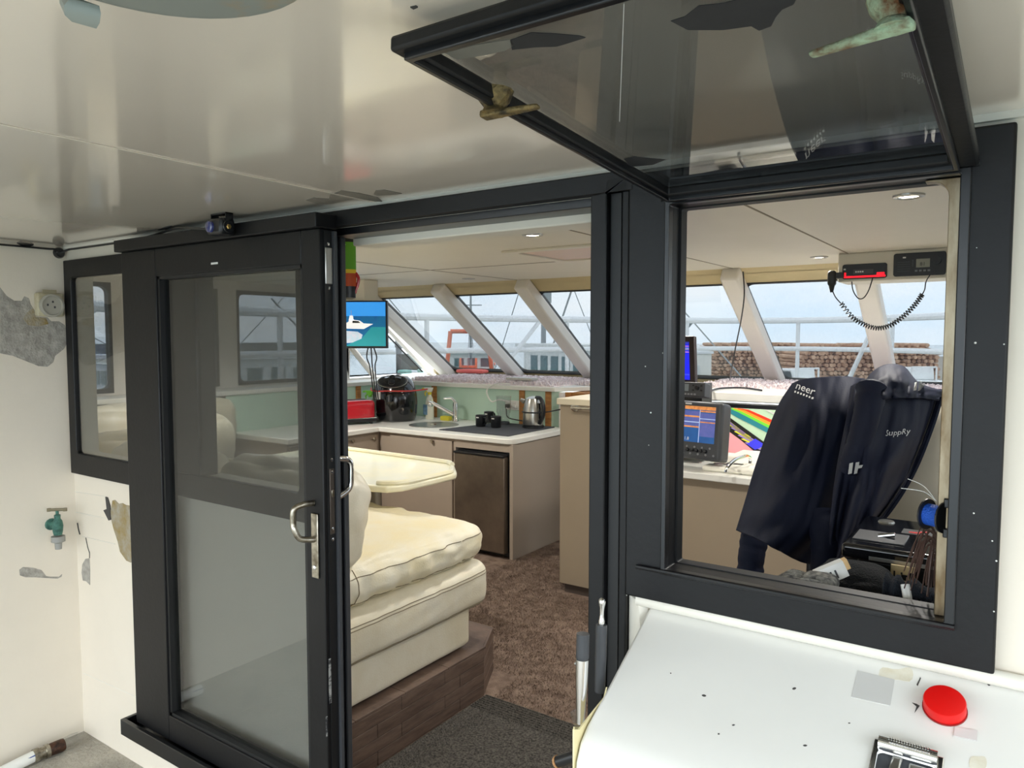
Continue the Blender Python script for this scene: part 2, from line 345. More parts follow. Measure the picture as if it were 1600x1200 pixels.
# ---------------- sliding door leaf, slid open to the left
d1 = window('door_1', 'black framed sliding glass door leaf slid open to the left', (-2.1, -.08, .26))
LX0, LX1 = -2.605, -1.578; LY0, LY1 = -.085, -.03
gx0, gx1, gz0, gz1 = -2.39, -1.655, .345, 1.852
MB().box((LX0, LY0, .255), (gx0, LY1, 1.945)).build('left_stile', BLACK, d1, bevel=.003)
MB().box((gx1, LY0, .255), (LX1, LY1, 1.945)).build('lock_stile', BLACK, d1, bevel=.003)
MB().box((gx0, LY0, gz1), (gx1, LY1, 1.945)).build('top_rail', BLACK, d1, bevel=.003)
MB().box((gx0, LY0, .255), (gx1, LY1, gz0)).build('bottom_rail', BLACK, d1, bevel=.003)
MB().box((gx0-.01, -.062, gz0-.01), (gx1+.01, -.056, gz1+.01)).build('pane', G_DOOR, d1)
gs = MB()
gs.box((gx0, LY0+.006, gz0), (gx0+.012, LY1-.006, gz1)).box((gx1-.012, LY0+.006, gz0), (gx1, LY1-.006, gz1)).box((gx0, LY0+.006, gz1-.01), (gx1, LY1-.006, gz1)).box((gx0, LY0+.006, gz0), (gx1, LY1-.006, gz0+.01))
gs.build('glazing_bead', GASK, d1)
MB().box((LX1, -.072, .26), (LX1+.003, -.047, 1.94)).build('edge_groove', GASK, d1)
MB().box((LX1, -.044, .26), (LX1+.012, -.034, 1.94)).build('edge_seal', GREYP, d1)
def pf(x, y): return at(x, y, 1, LY0)
# lock plate and two pull handles
lp = MB(); a = pf(488, 801); c = pf(500, 904); lp.box((a.x, LY0-.006, c.z), (c.x, LY0, a.z)); lo_ = lp.build('lock_plate', NICKEL, d1, bevel=.002)
MB().lathe([(.008, 0), (.008, .004), (.005, .006)], pf(494, 886)+V((0, -.005, 0)), 14, axis=(EX, EZ, -EY)).build('key_cylinder', CHROME, lo_, smooth=True)
h1 = pf(490, 786); h2 = pf(492, 842); hz = -.052
MB().tube(smoothpath([h1+V((0, .0, 0)), h1+V((-.008, -.03, .0)), h1+V((-.02, hz, -.012)), h1+V((-.024, hz, -.05)), h2+V((-.022, hz, .035)), h2+V((-.014, hz*.8, .008)), h2+V((.0, -.01, 0)), h2+V((.004, 0, 0))], 36), .0085, 10).build('pull_handle', NICKEL, d1, smooth=True)
q = LX1+.002
MB().box((LX1, -.066, 1.10), (q+.003, -.05, 1.285)).build('strike_plate', M('bronze_strike', (92, 84, 78), .4, .7), d1, bevel=.001)
MB().box((LX1, -.062, 1.205), (q+.006, -.053, 1.225)).build('latch_tongue', NICKEL, d1, bevel=.001)
MB().tube(smoothpath([(LX1-.03, LY1, 1.30), (LX1-.028, LY1+.03, 1.302), (LX1-.026, .035, 1.29), (LX1-.026, .04, 1.25), (LX1-.028, .034, 1.21), (LX1-.03, LY1+.02, 1.19), (LX1-.03, LY1, 1.19)], 32), .009, 10).build('inner_pull_handle', CHROME, d1, smooth=True)
MB().box((LX1, -.07, 1.795), (q+.004, -.045, 1.895)).build('upper_keeper', STEEL, d1, bevel=.002)
for z in (1.905, 1.785, 1.31, 1.275, 1.115, 1.085): MB().lathe([(.005, 0), (.005, .002), (.002, .003)], (LX1+.003, -.058, z), 8, axis=(EY, EZ, EX)).build('edge_screw', CHROME, d1)
a = pf(330, 412); 
MB().box((a.x, LY0-.001, a.z-.003), (a.x+.035, LY0, a.z+.003)).build('maker_label', INK, d1)
WORN = M('worn_edge_primer', (150, 150, 148), .7, c2=(40, 40, 44), vs=60, lo=.45, hi=.55)
for x0, y0, x1, y1 in ((513, 1030, 518, 1098), (509, 1120, 512, 1150)):
    a = at(x0, y0, 0, LX1+.003); c = at(x1, y1, 0, LX1+.003); MB().box((LX1+.0031, a.y, c.z), (LX1+.0036, c.y, a.z)).build('worn_paint', WORN, d1)
# ---------------- hatch window frame on the bulkhead
w2 = window('window_2', 'black framed hatch opening in the bulkhead beside the doorway', (-.35, 0, 1.1))
MB().holed((0, -.028, 0), EX, EZ, (-.69, -.022, 1.096, 1.988), (-.6, -.093, 1.168, 1.918), .004, (0, .06, 0)).build('frame', BLACK, w2, bevel=.004)
MB().holed((0, -.034, 0), EX, EZ, (-.607, -.08, 1.158, 1.925), (-.597, -.096, 1.170, 1.916), .003, (0, .02, 0)).build('inner_lip', BLACKG, w2, bevel=.002)
MB().holed((0, .03, 0), EX, EZ, (-.61, -.08, 1.155, 1.93), (-.596, -.094, 1.170, 1.916), .004, (0, .03, 0), n=4).build('inner_gasket', GASK, w2)
chp = [(-.094, 1.168), (-.094, 1.917), (-.15, 1.917), (-.15, 1.914)]+[(-.142+.028*math.sin(k*math.pi/12), 1.886+.028*math.cos(k*math.pi/12)) for k in range(7)]+[(-.114, 1.168)]
MB().prism([V((x, .004, z)) for x, z in chp], (0, .03, 0)).build('aluminium_channel', M('stained_aluminium', (176, 164, 140), .4, .7, c2=(104, 82, 52), vs=16, stretch=(1, 1, .3)), w2, bevel=.004)
MB().tube([(-.66, -.034, 1.165), (-.08, -.034, 1.165)], .005, 8).build('drip_bead', BLACKG, w2, smooth=True)
rs = random.Random(3)
for k in range(16):
    x, y = rs.choice([(rs.uniform(1008, 1045), rs.uniform(340, 900)), (rs.uniform(1510, 1570), rs.uniform(300, 1000)), (rs.uniform(1060, 1480), rs.uniform(930, 1000))]); p = at(x, y, 1, -.0282)
    if p.z < 1.11 or p.z > 1.97: continue
    r = rs.uniform(.0008, .0019); MB().lathe([(r, 0), (r*.6, .0006)], p, 6, axis=(EX, EZ, -EY)).build('paint_chip', INK, w2)
# ---------------- hatch sash swung up under the ceiling
hs = empty('hatch_sash', (-.34, -.03, 1.93), 'top-hinged smoked glass window sash swung up below the ceiling', 'window sash')
HA = V((-.342, -.035, 1.936)); UX = EX; UY = V((0, -.775, .05)).normalized(); UN = UX.cross(UY)
if UN.z < 0: UN = -UN
L = .785
fr = MB().holed(HA-UN*.012, UX, UY, (-.265, .272, 0, L), (-.242, .232, .035, L-.03), .004, UN*.018); fr.build('sash_frame', BLACK, hs, bevel=.004)
MB().holed(HA-UN*.02, UX, UY, (-.254, .246, .012, L-.012), (-.246, .238, .022, L-.022), .003, UN*.01).build('sash_rebate', BLACKG, hs, bevel=.002)
pn = MB(); P0 = HA+UN*.004
pn.hexa([P0+UX*a+UY*c+UN*t for t in (0, .005) for a, c in ((-.245, .03), (.24, .03), (.24, L-.035), (-.245, L-.035))]); pn.build('pane', G_HATCH, hs)
MB().cyl(HA+UX*-.275+V((0, .01, -.004)), HA+UX*.272+V((0, .01, -.004)), .008).build('hinge', BLACKG, hs, smooth=True)
FILM = M('torn_window_film', (42, 42, 44), .75, var=.3, vs=14)
FILML = M('peeled_film_underside', (120, 118, 110), .6, var=.2, vs=14)
def hp(x, y): return onp(x, y, P0-UN*.0006, UN)
for pts, mt in (([(797, 62), (830, 50), (870, 52), (905, 55), (915, 58), (890, 66), (870, 72), (838, 73), (800, 77)], FILM), ([(695, 82), (740, 70), (797, 61), (803, 70), (790, 78), (760, 85), (715, 92)], FILML),
                ([(1048, 32), (1070, 25), (1092, 8), (1130, 4), (1170, -6), (1250, -14), (1240, 6), (1222, 14), (1212, 26), (1205, 40), (1186, 47), (1174, 40), (1130, 46), (1075, 46)], FILM),
                ([(975, 248), (990, 244), (1040, 249), (1020, 257), (985, 260)], FILM)):
    MB().prism([hp(x, y) for x, y in pts], -UN*.0008).build('torn_film', mt, hs)
MB().tube([hp(975, 6), hp(968, 190)], .0004, 4).build('film_edge', INK, hs)
# two window latches on the sash, one bronze, one verdigris
def latch(px, py, tipx, tipy, mt, drop, nm, lab):
    base = onp(px, py, P0-UN*drop, UN)+UN*drop; tip = onp(tipx, tipy, P0-UN*drop, UN)+UN*drop; e = MB()
    e.lathe([(.026, 0), (.022, .012), (.014, .022), (.018, drop)], base, 12, axis=(UX, UY, -UN)).build(nm+'_base', mt, hs, smooth=True)
    k = base-UN*drop; tp = tip-UN*drop
    dirn = (tp-k).normalized(); s_ = UN.cross(dirn)
    ln = (tp-k).length; hb = MB()
    hb.hexa([k-dirn*.018+s_*.01-UN*.005, k-dirn*.018-s_*.01-UN*.005, tp-s_*.006-UN*.003, tp+s_*.006-UN*.003, k-dirn*.018+s_*.01+UN*.005, k-dirn*.018-s_*.01+UN*.005, tp-s_*.006+UN*.003, tp+s_*.006+UN*.003])
    o = hb.build(nm, mt, hs, bevel=.003); tag(o, lab)
latch(772, 178, 842, 166, BRASSO, .03, 'latch', 'worn bronze window latch')
latch(1396, 45, 1266, 86, VERDI, .03, 'latch', 'corroded green window latch')
# ================================================================== CABIN SHELL
XP, XS = -5.25, .45
struct('floor_cabin', MB().box((XP, .06, CF-.06), (XS, 4.8, CF)), CARPET, 'brown shag carpet floor of the cabin', loc=(-2, 2, CF))
struct('ceiling_cabin', MB().box((XP-.06, .06, CZ), (XS+.06, 3.46, CZ+.05)), CCEIL, 'cream panelled cabin ceiling with downlights', loc=(-2, 1, CZ))
cc = bpy.data.objects['ceiling_cabin']; SEAM = M('dark_ceiling_seam', (150, 140, 124), .8)  # seams are thin strips in a darker colour than the panels
for x in (-1.59, -.8, -3.3): MB().box((x-.004, .08, CZ-.002), (x+.004, 3.38, CZ)).build('panel_seam', SEAM, cc)
for y in (1.0, 2.35): MB().box((XP, y-.004, CZ-.002), (-1.59, y+.004, CZ)).build('panel_seam', SEAM, cc)
struct('wall_aft', MB().box((XP, Y0, 0), (XW-.06, Y1, CZ)), CCEIL, 'cream aft cabin wall', loc=(-4, 0, 0))
# windscreen plane: top (Y 3.4, z 2.1), foot (Y 4.62, z 1.29)
WT = V((0, 3.4, 2.1)); WD = V((0, 1.22, -.81)); WL = WD.length; WD = WD.normalized(); WN = V((0, .81, 1.22)).normalized()
mx = [-4.98, -4.1, -3.24, -2.42, -1.6, -.8, .02]
struct('wall_front', MB().prism([WT+EX*XP, WT+EX*XS, WT+EX*XS+WD*.06, WT+EX*XP+WD*.06], WN*.03).prism([WT+EX*XP+WD*(WL-.03), WT+EX*XS+WD*(WL-.03), WT+EX*XS+WD*(WL+.12), WT+EX*XP+WD*(WL+.12)], WN*.03), BEIGE, 'beige lined windscreen surround', loc=(0, 3.4, 2.1))
wn = 3
for i in range(len(mx)-1):
    a, c = mx[i]+.045, mx[i+1]-.045
    ww = window(f'window_{wn}', f'raked windscreen pane, number {i+1} of six counted from the port side', ((a+c)/2, 4.0, 1.3)); wn += 1
    MB().holed(WT, EX, WD, (mx[i], mx[i+1], .05, WL), (a, c, .17, WL-.03), .06, WN*.03, n=8).build('lining', BEIGE, ww)
    MB().holed(WT-WN*.004, EX, WD, (a-.012, c+.012, .158, WL-.018), (a+.004, c-.004, .174, WL-.034), .06, WN*.03, n=8).build('gasket', GASK, ww)
    MB().prism([WT+EX*(a-.01)+WD*.16, WT+EX*(c+.01)+WD*.16, WT+EX*(c+.01)+WD*(WL-.02), WT+EX*(a-.01)+WD*(WL-.02)], WN*.006).build('pane', G_SCREEN, ww)
for i, x in enumerate(mx):
    h = .062; m = MB(); d = .1
    m.hexa([WT+EX*(x+sx*h)+WD*t+WN*nn for t, nn in ((-.02, .0), (WL+.05, .0)) for sx, nn in ((-1, -d), (1, -d), (1, 0), (-1, 0))])
    tag(m.build(f'trim_{i+3}', MULL, bevel=.018, seg=3), f'white raked windscreen mullion, number {i+1} of seven from the port side', kind='structure')
# port cabin side with windows
yy = [(.1, .2), (1.27, 1.36), (2.1, 2.22), (3.22, 3.42)]
pw = MB().box((XP-.06, .06, CF), (XP, 4.6, 1.26)).box((XP-.06, .06, 2.03), (XP, 3.46, CZ))
for y0, y1 in yy: pw.box((XP-.06, y0-.05, 1.26), (XP, y1, 2.03))
pw.hexa([V((XP-.06, 3.42, 1.26)), V((XP, 3.42, 1.26)), V((XP, 3.43, 1.26)), V((XP-.06, 3.43, 1.26)), V((XP-.06, 3.22, 2.03)), V((XP, 3.22, 2.03)), V((XP, 3.46, 2.03)), V((XP-.06, 3.46, 2.03))])
struct('wall_port', pw, MULL, 'white port side of the cabin with window posts', loc=(XP, 1, 0))
for i in range(3):
    a, c = yy[i][1], yy[i+1][0]-.05
    ww = window(f'window_{wn}', f'port side cabin window, number {i+1} of three from the doorway bulkhead', (XP, (a+c)/2, 1.28)); wn += 1
    MB().holed((XP-.05, 0, 0), EY, EZ, (a, c, 1.26, 2.03), (a+.02, c-.02, 1.29, 2.0), .05, (.055, 0, 0), n=6).build('gasket', GASK, ww)
    MB().box((XP-.032, a, 1.27), (XP-.026, c, 2.02)).build('pane', G_SCREEN, ww)
ww = window(f'window_{wn}', 'small raked port window beside the television', (XP, 3.9, 1.28)); wn += 1
tri = [V((XP-.03, 3.44, 1.28)), V((XP-.03, 4.5, 1.28)), V((XP-.03, 3.55, 1.98)), V((XP-.03, 3.44, 1.98))]
MB().prism(tri, (.006, 0, 0)).build('pane', G_SCREEN, ww)
MB().tube(tri, .012, 6, closed=True).build('gasket', GASK, ww)
MB().tube([V((XP, 3.6, 2.02)), V((XP, 4.62, 1.26))], .045, 8).build('window_post', MULL, ww, smooth=True)
MB().tube([V((XP, 3.25, 1.75)), V((XP, 3.75, 1.27))], .03, 8).build('brace', MULL, ww, smooth=True)
struct('wall_starboard', MB().box((XS, .06, CF), (XS+.06, 4.6, 1.3)).box((XS, .06, 1.95), (XS+.06, 3.46, CZ)).box((XS, .06, 1.3), (XS+.06, .3, 1.95)).box((XS, 1.8, 1.3), (XS+.06, 2.0, 1.95)), MULL, 'white starboard side of the cabin', loc=(XS, 1, 0))
ww = window(f'window_{wn}', 'starboard cabin side window', (XS, 1.9, 1.3)); MB().box((XS+.02, .3, 1.3), (XS+.026, 3.6, 1.95)).build('pane', G_SCREEN, ww)
# ledge below the windscreen
LZ = 1.245
lg = MB().box((-5.25, 3.63, LZ-.035), (-3.1, 4.75, LZ)).box((-5.25, .5, LZ-.035), (-4.93, 3.63, LZ)).box((-3.1, 3.95, LZ-.035), (-1.95, 4.75, LZ)).prism([V((-3.1, 3.63, LZ)), V((-2.9, 3.97, LZ)), V((-3.1, 3.97, LZ))], (0, 0, -.035))
struct('trim_10', lg, WTOP, 'white ledge running below the port windows and windscreen', loc=(-4, 3.6, LZ), bevel=.004)
HL = 1.286
struct('trim_11', MB().box((-2.0, 3.38, HL-.06), (XS, 4.75, HL)), WTOP, 'white helm ledge below the windscreen', loc=(-1, 3.4, HL), bevel=.006)
# green splashback with timber battens
sb = tag(MB().box((-4.95, 3.665, .9), (-3.03, 3.68, LZ-.035)).build('splashback', GREEN, bevel=.002), 'sea green splashback behind the galley sink', kind='structure')
sb2 = tag(MB().box((-4.955, 1.9, .9), (-4.945, 3.665, LZ-.035)).build('splashback', GREEN), 'sea green splashback along the port galley return', kind='structure')
def batten(xp, root=sb, wd=.05):
    x = at(xp, 630, 1, 3.66).x; MB().box((x-wd/2, 3.648, .92), (x+wd/2, 3.668, LZ-.035)).build('timber_batten', WOOD, root, bevel=.002)
for xp in (679, 816, 857): batten(xp)
yb = at(559, 600, 0, -4.945).y; MB().box((-4.95, yb-.025, .92), (-4.93, yb+.025, LZ-.035)).build('timber_batten', WOOD, sb2, bevel=.002)
tag(MB().box((-3.055, 3.62, CF), (-3.02, 3.69, LZ-.035)).build('galley_end_post', MULL, bevel=.003), 'white end post of the galley splashback', kind='structure')
tag(MB().box((-3.02, 3.66, CF), (-2.985, 3.7, LZ-.035)).box((-3.02, 3.7, LZ-.09), (-2.86, 3.98, LZ-.04)).build('timber_edge', WOOD, bevel=.003), 'raw timber edging beside the companionway', kind='structure')
tag(MB().box((-3.0, 3.9, CF), (-1.95, 3.95, 1.2)).build('wall_companionway', M('companionway_shade', (40, 34, 30), .8)), 'panel closing the companionway, shade put into its dark colour', kind='structure')  # the opening's darkness is painted into this panel's colour
# downlights, those in view and added ones out of view
def downlight(x, y, lab, watts=42):
    e = empty('downlight', (x, y, CZ), lab, 'light', 'recessed ceiling downlights')
    MB().lathe([(.047, 0), (.046, -.006), (.036, -.009), (.032, -.002)], (x, y, CZ), 24).build('bezel', STEEL, e, smooth=True)
    MB().lathe([(.030, -.0035), (.029, -.0045)], (x, y, CZ), 20).build('lens', M('lit_lamp_lens', (255, 246, 224), .4, emit=14), e)
    ld = bpy.data.lights.new('lamp', 'SPOT'); ld.energy = watts; ld.spot_size = math.radians(150); ld.spot_blend = .6; ld.shadow_soft_size = .05; ld.color = (1, .96, .89)
    lo = bpy.data.objects.new('lamp', ld); col.objects.link(lo); lo.parent = e; lo.location = (0, 0, -.03)
    return e
p = at(832, 366, 2, CZ); downlight(p.x, p.y, 'ceiling downlight seen through the doorway')
p = at(1420, 305, 2, CZ); downlight(p.x, p.y, 'ceiling downlight nearest the top of the hatch opening')
p = at(1280, 401, 2, CZ); downlight(p.x, p.y, 'ceiling downlight beside the radio box')
for x, y, lb in ((-3.9, 1.55, 'added unseen downlight above the dinette table'), (-1.85, 2.92, 'added unseen downlight above the tall taupe cabinet')): downlight(x, y, lb, 100 if x < -3 else 42)  # hidden from the camera, added to brighten the cabin
# ceiling hatch and vent
hc = [at(800, 393, 2, CZ), at(885, 406, 2, CZ)]
ch = empty('ceiling_hatch', (hc[1].x+.3, hc[1].y-.25, CZ), 'recessed ceiling hatch panel seen at the doorway top', 'hatch')
MB().holed((hc[0].x, hc[1].y, CZ), EX, -EY, (-.03, .63, -.03, .58), (.02, .58, .02, .53), .06, (0, 0, -.012)).build('hatch_frame', CCEIL, ch, bevel=.003)
MB().box((hc[0].x+.03, hc[1].y-.5, CZ-.004), (hc[0].x+.57, hc[1].y-.03, CZ-.002)).build('hatch_lid', M('pink_tinted_hatch', (226, 196, 178), .3), ch)
p = at(732, 435, 2, CZ); tag(MB().lathe([(.05, 0), (.05, -.005), (.03, -.008)], p, 20).build('ceiling_vent', STEEL, smooth=True), 'small round ceiling vent near the windscreen', 'vent')
# ================================================================== GALLEY
WZ = .926
g1 = empty('galley_cabinet', (-3.88, 2.86, CF), 'taupe galley cabinet under the sink with one round knob', 'cabinet')
MB().box((-4.30, 2.87, CF), (-3.52, 3.66, WZ-.04)).build('body', TAUPE, g1)
d = MB().box((-4.17, 2.85, CF+.08), (-3.53, 2.872, WZ-.06)).build('door', TAUPE, g1, bevel=.002)
p = at(677, 689, 1, 2.85); MB().lathe([(.006, 0), (.006, .014), (.016, .018), (.013, .027)], p, 14, axis=(EX, EZ, -EY)).build('knob', NICKEL, d, smooth=True)
g2 = empty('galley_cabinet', (-4.6, 2.2, CF), 'taupe galley cabinet of the port return with round knob', 'cabinet')
MB().box((-4.94, 1.95, CF), (-4.31, 3.66, WZ-.04)).build('body', TAUPE, g2)
for y0, y1 in ((1.96, 2.4), (2.41, 2.84)):
    d = MB().box((-4.31, y0, CF+.08), (-4.292, y1, WZ-.06)).build('door', TAUPE, g2, bevel=.002)
    k = at(549, 689, 0, -4.29) if y1 < 2.5 else V((-4.29, 2.78, .83))
    MB().lathe([(.006, 0), (.006, .014), (.016, .018), (.013, .027)], k, 14, axis=(EY, EZ, EX)).build('knob', NICKEL, d, smooth=True)
g3 = empty('fridge_housing', (-3.25, 2.86, CF), 'taupe housing panels around the bar fridge', 'cabinet')
MB().box((-3.0, 2.85, CF), (-2.97, 3.62, WZ-.04)).build('end_panel', TAUPE, g3, bevel=.002)
MB().box((-3.52, 2.86, CF), (-3.5, 3.6, WZ-.04)).build('divider', TAUPE, g3)
MB().box((-3.5, 2.855, WZ-.10), (-3.0, 2.875, WZ-.04)).build('fascia', TAUPE, g3)
fr = empty('bar_fridge', (-3.25, 2.86, CF), 'dark steel bar fridge under the galley worktop', 'fridge')
MB().box((-3.485, 2.87, CF+.01), (-3.015, 3.5, WZ-.115)).build('body', BLKP, fr)
fd = MB().box((-3.48, 2.815, CF+.04), (-3.022, 2.868, WZ-.135)).build('door', FRIDGE, fr, bevel=.006)
MB().box((-3.48, 2.805, WZ-.135), (-3.022, 2.865, WZ-.12)).build('door_top_strip', BLKP, fd, bevel=.003)
for x in (-3.44, -3.06): MB().cyl((x, 2.9, CF), (x, 2.9, CF+.02), .018).build('foot', BLKP, fr)
# worktop, one continuous L with a sink hole left to the sink rim
wt = MB(); P = [(-4.94, 1.93), (-4.27, 1.93), (-4.27, 2.83)] + [(-3.03+.07*math.sin(a), 2.90-.07*math.cos(a)) for a in [i*math.pi/10 for i in range(6)]] + [(-2.96, 3.66), (-4.94, 3.66)]
wt.prism([V((x, y, WZ-.04)) for x, y in P], (0, 0, .04)); tag(wt.build('worktop', WTOP, bevel=.006), 'white L-shaped galley worktop with rounded front corner', 'worktop')
c = at(678, 664, 2, WZ); sk = empty('sink', (c.x, c.y, WZ), 'round stainless steel sink set in the worktop', 'sink')
MB().lathe([(.205, 0), (.205, .004), (.185, .006), (.178, .003), (.16, .0015), (.03, .001), (.02, .0012)], (c.x, c.y, WZ), 40).build('bowl_rim', STEEL, sk, smooth=True)
MB().lathe([(.03, .0015), (.03, .004), (.015, .005)], (c.x, c.y, WZ), 16).build('drain', CHROME, sk, smooth=True)
# mixer tap
t0 = at(712, 658, 2, WZ); tp = empty('mixer_tap', t0, 'chrome mixer tap behind the round sink', 'tap')
MB().lathe([(.03, 0), (.028, .012), (.024, .02), (.024, .15), (.02, .165), (.005, .17)], t0, 20).build('body', CHROME, tp, smooth=True)
e = at(676, 632, 1, t0.y-.1)
MB().tube([t0+V((0, 0, .05)), t0.lerp(e, .5)+V((0, 0, .03)), e+V((0, 0, .012)), e+V((-.012, -.005, .01))], [.018, .016, .015, .014], 12).build('spout', CHROME, tp, smooth=True)
MB().lathe([(.022, -.02), (.026, 0), (.024, .012), (.01, .014)], e+V((-.02, -.01, .005)), 16, axis=(V((0, 0, 1)), V((.3, -.95, 0)), V((-.9, -.3, .2)))).build('spray_head', CHROME, tp, smooth=True)
MB().tube([t0+V((0, 0, .165)), t0+V((-.03, -.02, .2)), t0+V((-.09, -.05, .195))], [.012, .011, .008], 10).build('lever', CHROME, tp, smooth=True)
s0 = at(697, 657, 2, WZ); tag(MB().cushion(s0+V((0, .0, .02)), (.10, .05, .04), .008, (0, 0, 0), 6, .001).build('sponge', M('yellow_sponge', (226, 214, 70), .9, bump=.6, bs=300), smooth=True), 'yellow dish sponge beside the mixer tap', 'sponge')
# drying mat, mugs, blender cup, kettle
q = [at(x, y, 2, WZ) for x, y in ((706, 671), (742, 665), (866, 667), (850, 674), (800, 682))]
dm = MB().prism([V((-3.74, 2.95, WZ)), V((-3.08, 2.95, WZ)), V((-3.08, 3.6, WZ)), V((-3.62, 3.6, WZ))], (0, 0, .008)); tag(dm.build('drying_mat', M('charcoal_drying_mat', (70, 72, 78), .9, var=.2, vs=60), bevel=.003), 'charcoal drying mat under the mugs and kettle', 'mat')
def mug(c, lab, ang):
    e = empty('mug', c, lab, 'mug', 'black mugs on the drying mat')
    MB().lathe([(.036, 0), (.04, .005), (.042, .09), (.039, .092), (.036, .085), (.033, .01), (.01, .008)], c, 24).build('cup', BLKP, e, smooth=True)
    a = V((math.cos(ang), math.sin(ang), 0)); MB().tube(smoothpath([c+a*.038+V((0, 0, .075)), c+a*.07+V((0, 0, .07)), c+a*.072+V((0, 0, .03)), c+a*.038+V((0, 0, .02))], 16), .006, 8).build('handle', BLKP, e, smooth=True)
    MB().box(c+V((-.012, -.0435, .07)), c+V((.012, -.0405, .078))).build('mark', INK, e)
z8 = WZ+.008
mug(at(751, 666, 2, z8), 'black mug on the drying mat nearest the sink', -.3); mug(at(775, 668, 2, z8), 'black mug on the drying mat in front of the clear cup', 2.6)
mug(at(764, 660, 2, z8), 'black mug half hidden behind the other two mugs', 1.5)
c = at(787, 663, 2, z8); bc = empty('blender_cup', c, 'clear plastic blender cup upside down behind the mugs', 'cup')
MB().lathe([(.045, .0), (.05, .01), (.05, .09), (.058, .1), (.062, .22), (.066, .235), (.06, .236), (.055, .1), (.046, .09), (.04, .005)], c, 20).build('cup', G_CLEAR, bc, smooth=True)
MB().lathe([(.05, .0), (.05, .02), (.045, .022)], c, 20).build('lid', GREYP, bc, smooth=True)
so = at(800, 633, 1, 3.66); so = V((so.x, 3.66, so.z)); ol = empty('power_outlet', so, 'white double power outlet on the green splashback', 'outlet')
MB().box(so+V((-.06, -.012, -.04)), so+V((.08, .005, .04))).build('plate', WTOP, ol, bevel=.004)
for dx in (-.03, .04): MB().box(so+V((dx-.012, -.016, .012)), so+V((dx+.012, -.011, .026))).build('switch', MULL, ol, bevel=.001)
MB().box(so+V((-.04, -.05, -.022)), so+V((.0, -.012, .01))).build('plug', BLKP, ol, bevel=.006)
MB().box(so+V((.03, -.045, -.022)), so+V((.065, -.012, .008))).build('plug', WTOP, ol, bevel=.006)
kc = at(833, 668, 2, z8)+V((0, 0, .001))
tag(MB().tube(smoothpath([so+V((.045, -.053, -.01)), so+V((.03, -.085, .03)), so+V((-.06, -.1, .05)), so+V((-.16, -.08, .03)), so+V((-.22, -.06, .12)), V((so.x-.14, 3.625, LZ+.01)), V((so.x-.02, 3.66, LZ+.012))], 40), .006, 6).build('charger_cable', WTOP, smooth=True), 'white charging cable looping from the outlet up to the ledge', 'cable')
kt = empty('kettle', kc, 'brushed steel kettle with black handle and strap', 'kettle')
MB().lathe([(.085, 0), (.085, .018), (.07, .024)], kc, 28).build('base', BLKP, kt, smooth=True)
MB().tube(smoothpath([so+V((-.02, -.05, -.01)), so+V((-.005, -.075, -.04)), so+V((.02, -.075, -.1)), V((kc.x-.15, 3.6, z8+.02)), V((kc.x-.11, kc.y+.02, z8+.014)), V((kc.x-.08, kc.y, z8+.014))], 30), .005, 6).build('power_cord', BLKP, kt, smooth=True)
MB().lathe([(.082, .024), (.084, .03), (.08, .12), (.07, .2), (.058, .232), (.03, .246), (.005, .25)], kc, 28).build('jug', STEEL, kt, smooth=True)
hd = V((.9, -.35, 0)).normalized()
MB().tube(smoothpath([kc+hd*.045+V((0, 0, .24)), kc+hd*.1+V((0, 0, .235)), kc+hd*.135+V((0, 0, .18)), kc+hd*.13+V((0, 0, .1)), kc+hd*.085+V((0, 0, .04))], 24), [.016]*25, 10).build('handle', BLKP, kt, smooth=True)
MB().box(kc+hd*.07+V((-.01, -.016, .05)), kc+hd*.075+V((.012, .012, .2))).build('water_gauge', BLKGL, kt, bevel=.004)
MB().tube([kc+V((-.065, -.03, .205)), kc+V((-.095, -.04, .222))], [.02, .012], 8).build('spout', STEEL, kt, smooth=True)
MB().tube([kc+V((.084*math.cos(a), .084*math.sin(a), .125)) for a in [i*math.pi/12 for i in range(24)]], .006, 6, closed=True).build('retaining_strap', BLKP, kt)
tag(MB().tube([kc+V((.084, 0, .125)), kc+V((.13, .02, .13)), V((-3.03, 3.62, WZ+.15))], .005, 6).build('wall_strap', BLKP), 'black strap from the kettle to the white end post', 'strap')
tag(MB().tube([kc+V((-.084, 0, .13)), kc+V((-.13, .05, .14)), V((kc.x-.17, 3.645, WZ+.16))], .005, 6).build('wall_strap', BLKP), 'black strap from the kettle to the timber batten', 'strap')
# air fryer
fc = at(620, 656, 2, WZ)+V((0, -.02, 0)); fc.z = WZ; af = empty('air_fryer', fc, 'glossy black egg-shaped air fryer with two top dials', 'air fryer')
MB().lathe([(.14, 0), (.155, .01), (.168, .06), (.172, .14), (.168, .2), (.155, .26), (.13, .31), (.1, .335), (.04, .345), (.005, .346)], fc, 36).build('body', BLKGL, af, smooth=True)
fd_ = V((.55, -.835, 0)); sd = V((.835, .55, 0))
tn = (fd_*.62+V((0, 0, .78))).normalized(); tu = sd; tv = tn.cross(tu)
tcn = fc+fd_*.1+V((0, 0, .3))
MB().lathe([(.11, -.02), (.112, .0), (.1, .012), (.02, .018)], tcn, 28, axis=(tu, tv, tn), sy=.62).build('control_panel', BLKP, af, smooth=True)
MB().tube([tcn+tn*.004+tu*(.111*math.cos(a))+tv*(.07*math.sin(a)) for a in [i*math.pi/16 for i in range(32)]], .003, 6, closed=True).build('panel_ring', STEEL, af, smooth=True)
